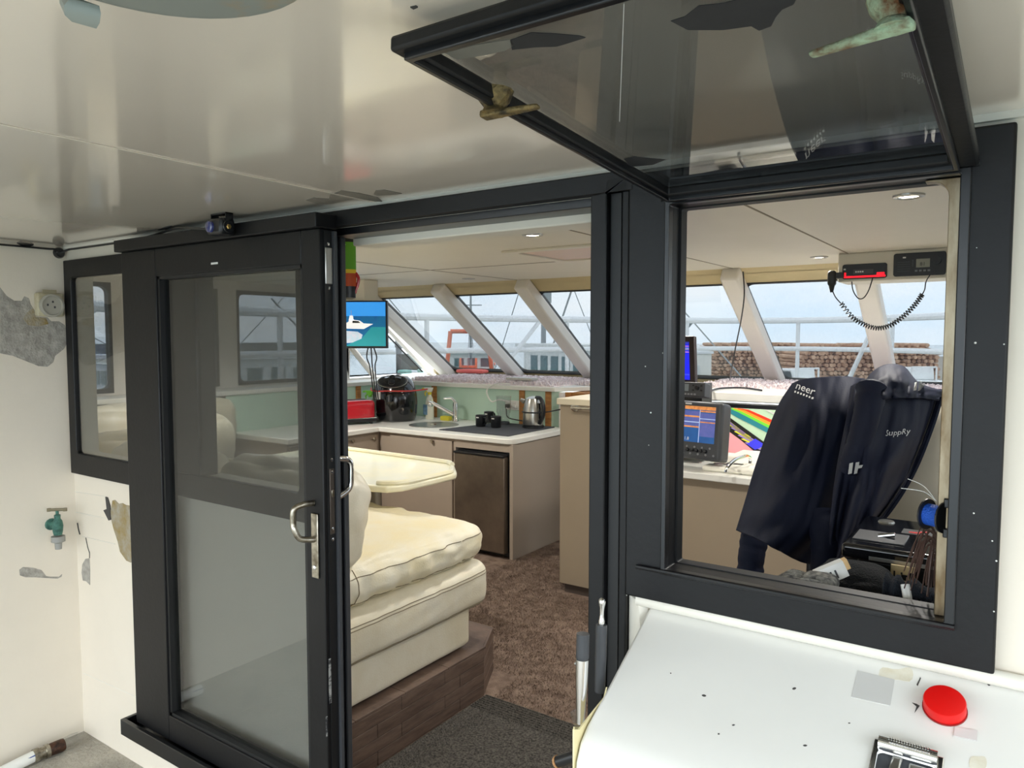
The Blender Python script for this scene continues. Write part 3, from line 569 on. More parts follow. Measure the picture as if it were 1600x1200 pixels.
for s_ in (.022, -.026): MB().lathe([(.024, 0), (.024, .016), (.02, .022)], tcn+tv*s_+tn*.014, 18, axis=(tu, tv, tn)).build('dial', BLKP, af, smooth=True); MB().lathe([(.026, 0), (.026, .004)], tcn+tv*s_+tn*.014, 18, axis=(tu, tv, tn)).build('dial_ring', STEEL, af, smooth=True)
k = fc+fd_*.172+V((0, 0, .19)); MB().tube([k, k+fd_*.06, k+fd_*.065+V((0, 0, -.03))], [.02, .022, .018], 10).build('basket_handle', BLKP, af, smooth=True)
k = fc+(fd_*.8-sd*.6).normalized()*.168+V((0, 0, .2)); u = V((.835, .55, 0)); nn_ = (fd_*.8-sd*.6).normalized(); u = nn_.cross(EZ)
MB().hexa([k+u*a+EZ*c+nn_*t for t in (-.004, .008) for a, c in ((-.025, -.028), (.025, -.028), (.025, .028), (-.025, .028))]).build('sticker', INK, af)
k = fc+V((-.24, -.05, .275)); k2 = fc+V((.27, .12, .275)); tag(MB().tube(smoothpath([k, fc+fd_*.2-sd*.15+V((0, 0, .27)), fc+fd_*.235+V((0, 0, .272)), fc+fd_*.2+sd*.16+V((0, 0, .27)), k2], 30), .006, 6).build('bungee_cord', M('red_bungee', (214, 70, 66), .7), smooth=True), 'thin red bungee cord stretched across the air fryer', 'cord')
af.scale = (1.14, 1.14, 1.14)
# toaster
tc_ = at(551, 662, 2, WZ); tc_ = V((tc_.x, tc_.y, WZ)); R = Matrix.Rotation(math.radians(66), 3, 'Z'); ts = empty('toaster', tc_, 'red toaster with black base on the port worktop', 'toaster')
MB().cushion(tc_+V((0, 0, .115)), (.34, .2, .17), .035, (0, 0, 0), 10, 0, T=R).build('shell', RED, ts, smooth=True)
MB().cushion(tc_+V((0, 0, .035)), (.35, .21, .035), .01, (0, 0, 0), 8, 0, T=R).build('base', BLKP, ts, smooth=True)
MB().cushion(tc_+V((0, 0, .052)), (.352, .212, .006), .002, (0, 0, 0), 6, 0, T=R).build('chrome_band', CHROME, ts)
for s_ in (-.04, .04): MB().cushion(tc_+R @ V((0, s_, .2)), (.25, .028, .006), .002, (0, 0, 0), 6, 0, T=R).build('slot', BLKP, ts)
for a in (-.13, .13):
    for s_ in (-.08, .08): MB().cyl(tc_+R @ V((a, s_, 0)), tc_+R @ V((a, s_, .022)), .014).build('foot', BLKP, ts)
MB().cushion(tc_+R @ V((.175, 0, .1)), (.02, .05, .02), .006, (0, 0, 0), 6, 0, T=R).build('lever', BLKP, ts)
# spray bottles
def spray(c, mb, mt, mhead, lab, hgt, d=V((-1, -.3, 0)).normalized()):
    e = empty('spray_bottle', c, lab, 'bottle')
    MB().lathe([(.033, 0), (.037, .01), (.036, hgt*.5), (.026, hgt*.68), (.014, hgt*.76), (.014, hgt*.82)], c, 20, sx=1.15, sy=.8).build('bottle', mb, e, smooth=True)
    MB().lathe([(.017, hgt*.78), (.017, hgt*.86)], c, 16).build('collar', mt, e, smooth=True)
    h = c+V((0, 0, hgt*.93)); s_ = d.cross(EZ)
    MB().hexa([h+d*a+s_*w_+EZ*z for z, aa in ((-.02, (-.02, .015)), (.02, (-.035, .055))) for a, w_ in ((aa[0], -.011), (aa[1], -.011), (aa[1], .011), (aa[0], .011))]).build('trigger_head', mhead, e, bevel=.004)
    MB().tube([h+d*.02+V((0, 0, -.005)), h+d*.045+V((0, 0, -.03)), h+d*.04+V((0, 0, -.055))], [.008, .007, .005], 8).build('trigger', mt, e, smooth=True)
    MB().cyl(h+d*.055+V((0, 0, .008)), h+d*.07+V((0, 0, .008)), .009).build('nozzle', mt, e)
    return e
c = at(580, 655, 2, WZ)+V((-.03, .02, 0)); spray(c, G_CLEAR, M('green_trigger', (120, 200, 60), .5), M('green_trigger', (120, 200, 60), .5), 'clear spray bottle with green trigger beside the toaster', .25)
c = at(664, 655, 2, WZ)+V((.03, .03, 0)); e = spray(c, M('white_bottle', (232, 232, 214), .35), M('yellow_trigger', (232, 214, 60), .5), WTOP, 'white spray bottle with yellow trigger beside the air fryer', .28)
MB().hexa([c+V((.02*a-.018*t, -.02*t-.0, z)) for z in (.04, .13) for a, t in ((-1.2, 1.5), (1.2, 1.5), (1.2, 1.3), (-1.2, 1.3))]).build('label_panel', M('blue_label', (120, 160, 190), .6, var=.4, vs=60), e)
# television
D = 5.75; tvn = V((.50, -.866, 0)); tvu = V((.866, .50, 0))
c = S(605, 507, D); c = c-tvu*.335
tv = empty('television', c-EZ*.2, 'wall-hung television showing a white launch on blue sea', 'television')
def tb(u0, u1, z0, z1, n0, n1): return MB().hexa([c+tvu*u+EZ*z+tvn*n for z in (z0, z1) for u, n in ((u0, n0), (u1, n0), (u1, n1), (u0, n1))])
tb(-.335, .335, -.185, .185, -.04, 0).build('case', BLKP, tv, bevel=.004)
sc = tb(-.322, .322, -.168, .174, 0, .002).build('screen', M('tv_sky', (52, 150, 236), .3, emit=.75), tv)
def decal(pts, mt, nm, n0=.002, t=.0008): return MB().prism([c+tvu*u+EZ*z+tvn*n0 for u, z in pts], tvn*t).build(nm, mt, sc)
TB = M('tv_sea', (10, 84, 150), .4, emit=.6, c2=(8, 128, 160), vs=5); TW = M('tv_foam', (220, 228, 240), .4, emit=.55, c2=(160, 190, 216), vs=16); TL_ = M('tv_launch', (240, 240, 238), .4, emit=.75); TG = M('tv_shallows', (36, 150, 160), .4, emit=.6)
decal([(-.322, -.168), (.322, -.168), (.322, .066), (-.322, .066)], TB, 'sea')
decal([(.0, -.168), (.322, -.168), (.322, -.02), (.21, -.02), (.14, -.10)], TG, 'shallows', .003)
decal([(-.322, -.15), (-.1, -.155), (.06, -.14), (.13, -.11), (.14, -.08), (.1, -.055), (.02, -.05), (-.1, -.045), (-.322, -.03)], TW, 'foam', .004)
decal([(-.03, -.03), (.15, -.035), (.225, .005), (.15, .008), (.12, .03), (.05, .04), (.02, .015), (-.03, .012)], TL_, 'launch', .005)
decal([(.03, .03), (.07, .03), (.065, .07), (.04, .07)], TL_, 'launch', .005); decal([(.05, .07), (.054, .07), (.054, .11), (.05, .11)], INK, 'launch', .005)
decal([(.06, .012), (.125, .012), (.11, .026), (.062, .03)], BLKP, 'launch_window', .006)
br = c+tvn*-.04; MB().tube([br+EZ*.05, br-tvn*.12+EZ*.1, V((br.x-.08, br.y+.1, CZ))], .018, 8).build('bracket', GREYP, tv, smooth=True)
tag(MB().box(V((br.x-.3, br.y+.05, 1.9)), V((br.x+.15, br.y+.2, CZ))).build('ceiling_beam', CCEIL, bevel=.006), 'short cream ceiling beam carrying the television', kind='structure')
for k in range(3):
    a = c-tvn*.05+tvu*(.17+.02*k)-EZ*.17; q = S(578+k*4, 575, 6.0+.1*k); r_ = S(585+k*3, 625, 6.2)
    tag(MB().tube(smoothpath([a, a.lerp(q, .5)+tvu*.02*(k-1), q, r_], 24), .0055, 5).build('television_cable', BLKP, smooth=True), ['black cable hanging below the television, leftmost of three', 'black cable hanging below the television, middle of three', 'black cable hanging below the television, rightmost of three'][k], 'cable', 'cables below the television')
# hanging packet beside the door
D = 2.75; c = S(541, 418, D); pk = empty('packet', c-EZ*.12, 'black packet with green label and orange patch hanging inside the doorway', 'packet')
def pr(r, z): return (r, z)
ax3 = (V((.82, .57, 0)), V((-.57, .82, 0)), EZ)
MB().lathe([(.02, -.118), (.034, -.112), (.036, -.05), (.035, .05), (.034, .1), (.033, .112)], c, 24, axis=ax3, sy=.6).build('pouch', BLKP, pk, smooth=True)
def band(z0, z1, mt, nm, r=.0368): return MB().lathe([(r, z0), (r, z1)], c, 24, axis=ax3, sy=.62).build(nm, mt, pk, smooth=True)
band(-.008, .092, M('green_label', (104, 178, 44), .5), 'green_label'); band(-.022, -.008, M('yellow_band', (236, 204, 40), .5), 'yellow_band', .037)
band(-.07, -.022, M('orange_patch', (206, 84, 34), .5), 'orange_patch', .0372)
for i, z in enumerate((.08, .072, .062, .05, .042, .034, .026)):
    wd = (.03, .026, .02, .028, .024, .026, .018)[i]; o = c+ax3[1]*-.0235+EZ*z
    MB().hexa([o+ax3[0]*a+EZ*zz-ax3[1]*t for zz in (0, .0032) for a, t in ((-.026, -.001), (-.026+wd, -.001), (-.026+wd, .001), (-.026, .001))]).build('label_print', INK, pk)
MB().tube(smoothpath([c+ax3[0]*.034+EZ*-.02, c+ax3[0]*.045+EZ*-.04, c+ax3[0]*.04+EZ*-.07, c+ax3[0]*.03+EZ*-.095], 20), .006, 8).build('red_cord', RED, pk, smooth=True)
MB().tube([c+EZ*.112, V((c.x, c.y, CZ))], .003, 6).build('hanger', GREYP, pk)
# ================================================================== LOUNGE
pl = empty('sofa_plinth', (-3, .6, CF), 'brown plank-clad plinth under the cream sofa', 'plinth')
MB().box((-4.3, .09, CF), (-1.945, 1.12, .262)).hexa([V(p) for p in ((-4.3, 1.12, CF), (-1.945, 1.12, CF), (-2.06, 1.35, CF), (-4.3, 1.35, CF), (-4.3, 1.12, .262), (-1.945, 1.12, .262), (-2.06, 1.35, .262), (-4.3, 1.35, .262))]).build('carcass', PLANK, pl)
for r_ in range(4):
    z0 = CF+.003+r_*.0525
    for y0, y1 in ((.09, .46+.13*(r_ % 2)), (.463+.13*(r_ % 2), .95-.1*(r_ % 2)), (.953-.1*(r_ % 2), 1.122)):
        MB().box((-1.945, y0, z0), (-1.933, y1, z0+.0505)).build('plank', PLANK, pl, bevel=.0015)
    MB().hexa([V(p) for p in ((-1.935, 1.124, z0), (-1.947, 1.124, z0), (-2.062, 1.352, z0), (-2.05, 1.352, z0), (-1.935, 1.124, z0+.0505), (-1.947, 1.124, z0+.0505), (-2.062, 1.352, z0+.0505), (-2.05, 1.352, z0+.0505))]).build('plank', PLANK, pl, bevel=.0015)
for i in range(4):
    y0 = .09+i*.262; MB().box((-2.5, y0, .262), (-1.933, y0+.26, .272)).build('plank', PLANK, pl, bevel=.0015)
sf = empty('sofa', (-2.7, .65, .272), 'cream leather sofa end against the bulkhead beside the doorway', 'sofa')
MB().cushion((-2.72, .61, .40), (1.46, .98, .24), .025, (.0, 0, 0), 14, .002).build('base', LEATH, sf, smooth=True)
MB().cushion((-2.70, .665, .545), (1.49, 1.09, .21), .06, (.012, .01, .02), 30, .006, 9).build('seat_frame', LEATH, sf, smooth=True)
sc_ = MB().cushion((-2.70, .74, .735), (1.46, .92, .17), .07, (.02, .02, .035), 40, .016, 11, seed=3).build('seat_cushion', LEATHY, sf, smooth=True)
RB = Matrix.Rotation(math.radians(-14), 3, 'X')
bkc = MB().cushion((-2.28, .345, .985), (.68, .25, .38), .09, (.02, .05, .02), 30, .014, 9, T=RB, seed=8).build('back_cushion', LEATH, sf, smooth=True)
MB().cushion((-3.05, .3, .98), (.74, .2, .40), .09, (.02, .05, .02), 16, .016, 9, T=RB, seed=18).build('back_cushion', LEATH, sf, smooth=True)
sfb = V(sf['_b']); sfs = bvh([o_ for o_ in sf.children])
def seam(yz):
    P_ = []
    for y, z in yz:
        h_, n_, i_, d_ = sfs.ray_cast(V((0, y, z))-sfb, V((-1, 0, 0)))
        if h_ is not None and h_.x+sfb.x > -2.12: P_.append(h_+sfb+V((.0008, 0, 0)))
    if len(P_) > 3: MB().tube(P_, .0019, 5).build('seam', STITCH, sf)
for z, y0, y1, x in ((.675, .33, 1.16, 0), (.605, .15, 1.19, 0), (.593, .15, 1.19, 0), (.47, .15, 1.17, 0), (.458, .15, 1.17, 0), (.775, .31, 1.16, 0)):
    seam([(y0+(y1-y0)*i/40, z) for i in range(41)])
seam([(.4, .80-.0035*i) for i in range(40)])
# port bench with loose cushions
pb_ = empty('port_bench', (-4.6, 1.0, CF), 'cream leather bench along the port windows', 'bench')
MB().box((-4.9, .1, CF), (-4.31, 1.9, .45)).build('base', PLANK, pb_)
MB().cushion((-4.6, 1.0, .6), (.6, 1.72, .3), .07, (.01, .01, .03), 16, .012, 6).build('seat_cushion', LEATH, pb_, smooth=True)
for y in (.42, 1.0, 1.58): MB().cushion((-4.84, y, .97), (.2, .56, .46), .08, (.05, .02, .02), 14, .018, 8, seed=y*9).build('back_cushion', LEATH, pb_, smooth=True)
for i, (x, y, z, a, lab) in enumerate(((-4.1, 1.1, .98, .3, 'slumped cream cushion seen through the sliding door glass'), (-3.7, .55, .98, -.2, 'cream scatter cushion behind the left fixed window'))):
    tag(MB().cushion((x, y, z), (.2, .56, .38), .09, (.06, .02, .02), 14, .02, 8, T=Matrix.Rotation(a, 3, 'Z'), seed=i*5).build('scatter_cushion', LEATH, smooth=True), lab, 'cushion')
# table
TZ = .95; te = empty('dinette_table', (-2.9, 1.4, .272), 'cream dinette table with raised rim and steel leg', 'table')
o = [(-3.7, 1.03), (-2.52, 1.03), (-2.45, 1.05), (-2.41, 1.12), (-2.395, 1.3), (-2.395, 1.50), (-2.43, 1.55), (-2.56, 1.69), (-2.64, 1.72), (-3.7, 1.75)]
MB().prism([V((x, y, TZ-.035)) for x, y in o], (0, 0, .033)).build('tabletop', TABLE, te, bevel=.01, seg=3)
def rim(pts): MB().tube(smoothpath([V((x, y, TZ+.006)) for x, y in pts], 16), .014, 8).build('raised_rim', TABLE, te, smooth=True)
rim([(-3.69, 1.735), (-3.2, 1.725), (-2.66, 1.705), (-2.6, 1.69), (-2.55, 1.66)]); rim([(-2.49, 1.58), (-2.44, 1.52), (-2.412, 1.46), (-2.41, 1.3), (-2.42, 1.14), (-2.46, 1.08), (-2.52, 1.06)]); rim([(-2.85, 1.045), (-3.2, 1.045), (-3.69, 1.045)])
lg_ = at(587, 800, 1, 1.45); MB().cyl((lg_.x, 1.45, .272), (lg_.x, 1.45, TZ-.03), .035).build('leg', STEEL, te, smooth=True); MB().lathe([(.14, 0), (.13, .012), (.05, .02)], (lg_.x, 1.45, .265), 24).build('foot_plate', STEEL, te, smooth=True)
# doormat with ribs
dmx0, dmx1, dmy0, dmy1 = -1.92, -1.05, .16, 1.12
mt = tag(MB().box((dmx0, dmy0, CF), (dmx1, dmy1, CF+.012)).build('doormat', MATM, bevel=.003), 'charcoal ribbed doormat inside the doorway', 'mat')
rb = MB()
for i in range(8): rb.tube([(dmx0+.01, dmy1-.012-i*.016, CF+.012), (dmx1-.01, dmy1-.012-i*.016, CF+.012)], .006, 5)
for i in range(7): rb.tube([(dmx0+.012+i*.016, dmy0+.01, CF+.012), (dmx0+.012+i*.016, dmy1-.13, CF+.012)], .006, 5)
rbo = rb.build('rib_border', RIBM, mt, smooth=True); rbo['kind'] = 'stuff'
# carpet pile near the door: short tufts
rg = random.Random(5); vs = []; fs = []
for k in range(60000):
    x = rg.uniform(-3.0, -1.0); y = rg.uniform(1.0, 3.3)
    if x > -1.9 and y < 1.13: continue
    if x < -1.9 and y < 1.36: continue
    if x < -2.955 or (y > 2.46 and x > -2.37): continue
    h = rg.uniform(.006, .016); a = rg.uniform(0, 6.28); dx, dy = math.cos(a)*.002, math.sin(a)*.002; lx, ly = rg.uniform(-.012, .012), rg.uniform(-.012, .012)
    i = len(vs); vs += [V((x-dx, y-dy, CF)), V((x+dx, y+dy, CF)), V((x+lx, y+ly, CF+h))]; fs.append((i, i+1, i+2))
tag(MB().add(vs, fs).build('carpet_pile', CARPET, loc=(-2, 2, CF)), 'brown shag carpet pile on the cabin floor', 'carpet', kind='stuff')
# shag rug on the ledges (thick pile)
rg = random.Random(9); SH = M('pink_white_shag', (255, 248, 249), 1, c2=(240, 222, 222), vs=40, spec=.1)
vs = []; fs = []
def shag(x0, x1, y0, y1, z, n, cut=None):
    for k in range(n):
        x = rg.uniform(x0, x1); y = rg.uniform(y0, y1)
        if cut and cut(x, y): continue
        h = rg.uniform(.02, .055); a = rg.uniform(0, 6.28); wd = .006; dx, dy = math.cos(a)*wd, math.sin(a)*wd; lx, ly = rg.uniform(-.03, .03), rg.uniform(-.035, .03)
        i = len(vs); vs.extend([V((x-dx, y-dy, z)), V((x+dx, y+dy, z)), V((x+lx*.5+dx, y+ly*.5+dy, z+h*.7)), V((x+lx*.5-dx, y+ly*.5-dy, z+h*.7)), V((x+lx, y+ly, z+h*.8))]); fs.extend([(i, i+1, i+2, i+3), (i+3, i+2, i+4)])
shag(-4.7, -3.14, 3.68, 4.55, LZ, 15000); shag(-3.1, -2.95, 4.0, 4.55, LZ, 1500)
tag(MB().add(vs, fs).box((-4.7, 3.68, LZ), (-3.14, 4.55, LZ+.01)).build('shag_rug', SH, loc=(-4, 4, LZ)), 'pale pink shag rug on the ledge above the galley', 'rug', kind='stuff')
vs = []; fs = []; shag(-1.95, .3, 3.75, 4.5, HL, 14000)
tag(MB().add(vs, fs).box((-1.95, 3.75, HL), (.3, 4.5, HL+.01)).build('shag_rug', SH, loc=(-1, 4, HL)), 'pale pink shag rug on the helm ledge', 'rug', kind='stuff')
# things lying on the rug
c = at(738, 580, 2, LZ+.06); tag(MB().cushion(c, (.34, .12, .035), .015, (0, 0, .005), 8, .004).build('folded_cloth', M('coral_cloth', (240, 120, 112), .9), smooth=True), 'coral folded cloth lying on the shag rug', 'cloth')
c = at(632, 581, 2, LZ+.024); tag(MB().cushion(c, (.14, .1, .04), .015, (0, 0, .005), 8, .004).build('folded_cloth', M('teal_cloth', (150, 206, 196), .9), smooth=True), 'teal folded cloth on the rug nearest the television', 'cloth')
c = at(664, 580, 2, LZ+.03); tag(MB().cushion(c, (.16, .1, .045), .015, (0, 0, .005), 8, .006).build('folded_cloth', M('pale_teal_cloth', (176, 214, 206), .9), smooth=True), 'pale teal crumpled cloth on the rug beside a mullion', 'cloth')
c = at(815, 594, 2, LZ+.04); tag(MB().box(c+V((-.13, -.05, 0)), c+V((.13, .06, .022))).build('tablet', M('grey_tablet', (196, 192, 184), .4), bevel=.005), 'pale grey tablet lying at the front of the rug', 'tablet')
# ================================================================== ISLAND AND HELM
isl = empty('island_cabinet', (-2.2, 2.47, CF), 'tall taupe cabinet with cream top and steel towel rail', 'cabinet')
MB().box((-2.355, 2.475, CF+.06), (-1.98, 3.38, 1.235)).build('body', TAUPE2, isl, bevel=.003)
MB().box((-2.33, 2.5, CF), (-2.0, 3.36, CF+.06)).build('kickboard', M('kickboard_brown', (84, 72, 64), .7), isl)
MB().box((-2.37, 2.455, 1.235), (-1.975, 3.37, 1.274)).build('top', M('cream_worktop', (226, 214, 188), .4), isl, bevel=.005)
a = at(893, 637, 1, 2.43)
rl = MB().tube([a+V((0, .045, 0)), a, a+V((.38, 0, 0))], .011, 10).build('towel_rail', CHROME, isl, smooth=True)
MB().lathe([(.03, 0), (.028, .008), (.014, .012)], a+V((0, .046, 0)), 16, axis=(EX, EZ, -EY)).build('rail_flange', CHROME, rl, smooth=True)
# white grab rail inside the doorway post
tag(MB().tube(smoothpath([at(941, 588, 1, .1), at(936, 612, 1, .13), at(934, 660, 1, .15), at(933, 740, 1, .15), at(934, 785, 1, .13), at(938, 805, 1, .1)], 30), .0085, 10).build('grab_rail', WHITE, smooth=True), 'white curved grab rail inside the right door jamb', 'grab rail')
hc_ = empty('helm_console', (-.8, 2.5, CF), 'taupe helm console with white worktop and raised tray', 'console')
MB().box((-1.97, 2.5, CF), (XS-.01, 3.255, .865)).build('body', TAUPE2, hc_)
MB().box((-1.97, 2.45, .865), (XS-.01, 3.265, .905)).build('worktop', WTOP, hc_, bevel=.006)
MB().box((-1.46, 2.52, .905), (XS-.01, 3.25, .935)).build('tray', M('cream_white_tray', (232, 228, 214), .4), hc_, bevel=.012, seg=3)
MB().box((-1.97, 3.36, .06), (XS-.01, 3.375, 1.22)).build('dash_panel', BLKP, hc_)
for x0 in (1128, 1148):
    p = at(x0, 725, 2, .9355); MB().box(p+V((-.045, -.015, 0)), p+V((.045, .02, .002))).build('slot', BLKP, hc_)
a = at(1134, 738, 2, .935); b_ = at(1172, 724, 2, .935)
MB().tube(smoothpath([a, a+V((.005, .02, .03)), a.lerp(b_, .4)+V((0, 0, .05)), a.lerp(b_, .8)+V((0, 0, .05)), b_+V((0, 0, .03)), b_], 24), .01, 8).build('grab_handle', CHROME, hc_, smooth=True)
# fish finder (tilted), control head, monitor
ff = empty('fish_finder', (-1.44, 2.66, .935), 'grey fish finder display with orange and blue echo screen', 'display')
fO = V((-1.635, 2.55, .966)); fU = V((.985, -.17, 0)); fW = V((-.02, .2, .98)).normalized(); fN = fU.cross(fW).normalized()
if fN.y > 0: fN = -fN
def fbx(u0, u1, w0, w1, n0, n1, O=None, U=fU, W=fW, N=fN):
    O = O or fO; return MB().hexa([O+U*u+W*w_+N*n for w_ in (w0, w1) for u, n in ((u0, n1), (u1, n1), (u1, n0), (u0, n0))])
SCRO = M('echo_orange', (226, 150, 84), .4, emit=.55, c2=(160, 84, 40), vs=40); SCRB = M('echo_blue', (34, 88, 150), .4, emit=.5, c2=(24, 70, 128), vs=8); SCRV = M('echo_violet', (92, 96, 164), .4, emit=.5, c2=(60, 88, 150), vs=20); SCRW = M('echo_pale', (176, 196, 232), .4, emit=.5)
fbx(0, .285, 0, .33, -.11, 0).build('case', GREYP, ff, bevel=.02, seg=3)
fs_ = fbx(.05, .245, .095, .30, 0, .0015).build('screen', SCRB, ff)
def fd(u0, u1, w0, w1, mt, n=.0016): fbx(u0, u1, w0, w1, n, n+.0005).build('echo_band', mt, fs_)
fd(.05, .245, .28, .30, SCRO); fd(.05, .145, .236, .245, SCRO); fd(.05, .145, .178, .186, SCRO); fd(.05, .145, .186, .236, SCRV); fd(.05, .145, .245, .272, SCRV); fd(.05, .145, .206, .211, SCRW, .0022)
fd(.15, .245, .268, .276, SCRO, .0022); fd(.15, .245, .13, .262, SCRV); fd(.15, .245, .208, .214, SCRO, .0022); fd(.15, .245, .228, .232, SCRW, .0022); fd(.146, .150, .095, .28, SCRW)
txt('1.8', .026, fO+fU*.056+fW*.104+fN*.0022, fU, fW, INK, ff)
fbx(.05, .09, .308, .316, 0, .001).build('brand_mark', INK, ff)
for i in range(5):
    p = fO+fU*(.085+.028*i)+fW*.05; MB().lathe([(.010, 0), (.009, .014), (.006, .016)], p, 12, axis=(fU, fW, fN)).build('knob', BLKP, ff, smooth=True)
for i in range(9):
    p = fO+fU*(.055+.024*i)+fW*(.068 if i % 2 else .03); MB().lathe([(.0065, 0), (.006, .004)], p, 10, axis=(fU, fW, fN)).build('button', M('grey_button', (128, 130, 134), .5), ff)
rh = empty('radio_control_head', (-1.5, 2.62, 1.29), 'small grey control head on top of the fish finder', 'control unit')
rO = V((-1.685, 2.56, 1.318))
fbx(0, .235, 0, .082, -.07, 0, rO).build('case', GREYP, rh, bevel=.006)
fbx(.075, .135, .03, .07, 0, .0015, rO).build('display', M('grey_lcd', (122, 132, 140), .3), rh)
MB().lathe([(.012, 0), (.011, .012)], rO+fU*.19+fW*.05, 14, axis=(fU, fW, fN)).build('dial', BLKP, rh, smooth=True)
for i in range(6): fbx(.07+.02*i, .083+.02*i, .008, .018, 0, .003, rO).build('button', M('grey_button', (128, 130, 134), .5), rh)
for i, (u, w_) in enumerate(((.165, .062), (.165, .036), (.215, .062), (.215, .036))): fbx(u-.006, u+.006, w_-.005, w_+.005, 0, .003, rO).build('button', BLKP, rh)
fbx(.008, .04, .066, .073, 0, .001, rO).build('brand_mark', INK, rh)
mo = empty('sonar_monitor', (-1.75, 2.72, 1.38), 'brown framed monitor with bright blue sonar picture', 'monitor')
mO = V((-2.02, 2.82, 1.372)); mU = V((.97, -.24, 0)); mW = V((-.1, .15, .98)).normalized(); mN = mU.cross(mW).normalized()
if mN.y > 0: mN = -mN
def mbx(u0, u1, w0, w1, n0, n1): return fbx(u0, u1, w0, w1, n0, n1, mO, mU, mW, mN)
mbx(0, .455, 0, .29, -.03, 0).build('frame', M('brown_black_frame', (44, 30, 28), .4), mo, bevel=.004)
ms = mbx(.03, .42, .028, .255, 0, .002).build('screen', M('sonar_blue', (24, 34, 240), .4, emit=.75), mo)
for w0, w1, m_ in ((.242, .255, M('sonar_dark', (50, 60, 190), .4, emit=.5)), (.226, .231, M('sonar_pink', (226, 150, 200), .4, emit=.6)), (.205, .211, INK), (.191, .196, M('sonar_pink', (226, 150, 200), .4, emit=.6)), (.214, .219, SCRW), (.055, .062, M('sonar_mid', (70, 90, 240), .4, emit=.6))):
    mbx(.03, .42, w0, w1, .002, .0026).build('sonar_line', m_, ms)
MB().box((-1.9, 2.75, .935), (-1.55, 2.92, 1.375)).build('stand', BLKP, mo)
# chart plotter
cp = empty('chart_plotter', (-1.2, 3.3, .87), 'wide chart plotter showing green and pink seabed chart', 'chart plotter')
px0, px1, pz0, pz1, py_ = -1.64, -.88, .86, 1.215, 3.28
MB().box((px0-.02, py_, pz0-.02), (px1+.02, py_+.06, pz1+.01)).build('case', BLKP, cp, bevel=.006)
ps = MB().box((px0, py_-.002, pz0+.01), (px1, py_, pz1-.02)).build('screen', M('chart_green', (182, 206, 176), .4, emit=.4, c2=(160, 190, 158), vs=10), cp)
def cd_(pts, mt, n): MB().prism([V((px0+u*(px1-px0), py_-.002-n, pz0+.01+w_*(pz1-pz0-.03))) for u, w_ in pts], (0, -.0006, 0)).build('chart_shape', mt, ps)
CM = lambda n, c: M('chart_'+n, c, .4, emit=.45)
cd_([(0, 0), (.42, 0), (.3, .25), (.1, .55), (0, .72)], CM('pink', (222, 150, 156)), .0006)
cd_([(0, .98), (.02, 1), (.08, .85), (.5, .22), (.62, .05), (.5, 0), (.42, .0), (.2, .38), (0, .68)], CM('black', (30, 30, 26)), .0012)
for i in range(9): cd_([(.0+.03*i, .88-.07*i), (.02+.03*i, .9-.07*i), (.16+.045*i, .64-.066*i), (.14+.045*i, .62-.066*i)], CM('yellow', (206, 206, 60)) if i % 2 else CM('violet', (146, 120, 190)), .0019)
cd_([(.26, .3), (.33, .42), (.42, .3), (.33, .2)], CM('blue', (60, 60, 226)), .0026)
for k, (n, c) in enumerate((('red', (226, 54, 34)), ('orange', (236, 150, 44)), ('lime', (110, 200, 60)), ('teal', (40, 120, 130)))):
    o_ = .08*k; cd_([(.18-.03*k, 1.0), (.27-.03*k, .98-.02*k), (.75, .55-o_), (1.0, .35-o_), (1.0, .27-o_), (.75, .45-o_), (.25-.03*k, .92-.03*k), (.15-.03*k, .96)], CM(n, c), .0013+.0002*k)
cd_([(.5, 1), (1, 1), (1, .6), (.8, .72)], CM('red', (226, 54, 34)), .0012); cd_([(.7, 1), (1, 1), (1, .75)], CM('aqua', (60, 200, 210)), .002); cd_([(.4, 1), (.43, 1), (.7, .7), (.67, .7)], INK, .0026)
cd_([(.02, .04), (.16, .04), (.16, .1), (.02, .1)], CM('yellow', (206, 206, 60)), .002)
# wires on the helm ledge and hanging from the mullion
tag(MB().tube(smoothpath([at(1108, 612, 2, HL+.01), at(1125, 607, 2, HL+.012), at(1160, 606, 2, HL+.012), at(1190, 610, 2, HL+.01)], 20), .007, 6).build('loose_wire', BLKP, smooth=True), 'black wire lying along the helm ledge', 'wire')
w0 = at(1161, 425, 1, 3.35); tag(MB().tube(smoothpath([w0, S(1163, 460, 4.6), S(1158, 500, 4.75), S(1149, 545, 5.0), S(1143, 578, 5.2), at(1140, 597, 2, HL+.01)], 30), .0045, 5).build('hanging_wire', BLKP, smooth=True), 'thin black wire hanging down beside the windscreen mullion', 'wire')
# overhead radio box
ry = 2.87; a = at(1310, 395, 1, ry); b_ = at(1480, 431, 1, ry); bl = at(1310, 441, 1, ry)
rbx = empty('radio_box', ((a.x+.3), ry, bl.z), 'cream overhead box housing two radios', 'radio box')
MB().box((a.x, ry, bl.z), (a.x+.95, ry+.25, CZ)).build('housing', CCEIL, rbx, bevel=.006)
def radio(px_0, py_0, px_1, py_1, nm, lab):
    p = at(px_0, py_0, 1, ry); q = at(px_1, py_1, 1, ry); e = empty(nm, ((p.x+q.x)/2, ry, q.z), lab, 'radio')
    pts = [V((x, ry-.012, z)) for x, z in rrect((p.x+q.x)/2, (p.z+q.z)/2, q.x-p.x, p.z-q.z, .012)]
    MB().prism(pts, (0, .0115, 0)).build('face', BLKP, e, bevel=.002); return e, p, q
e, p, q = radio(1317, 414, 1386, 434, 'car_stereo', 'black car stereo with glowing red buttons in the radio box')
GL = M('red_glow', (240, 24, 40), .4, emit=1.6); u = q.x-p.x; h = p.z-q.z
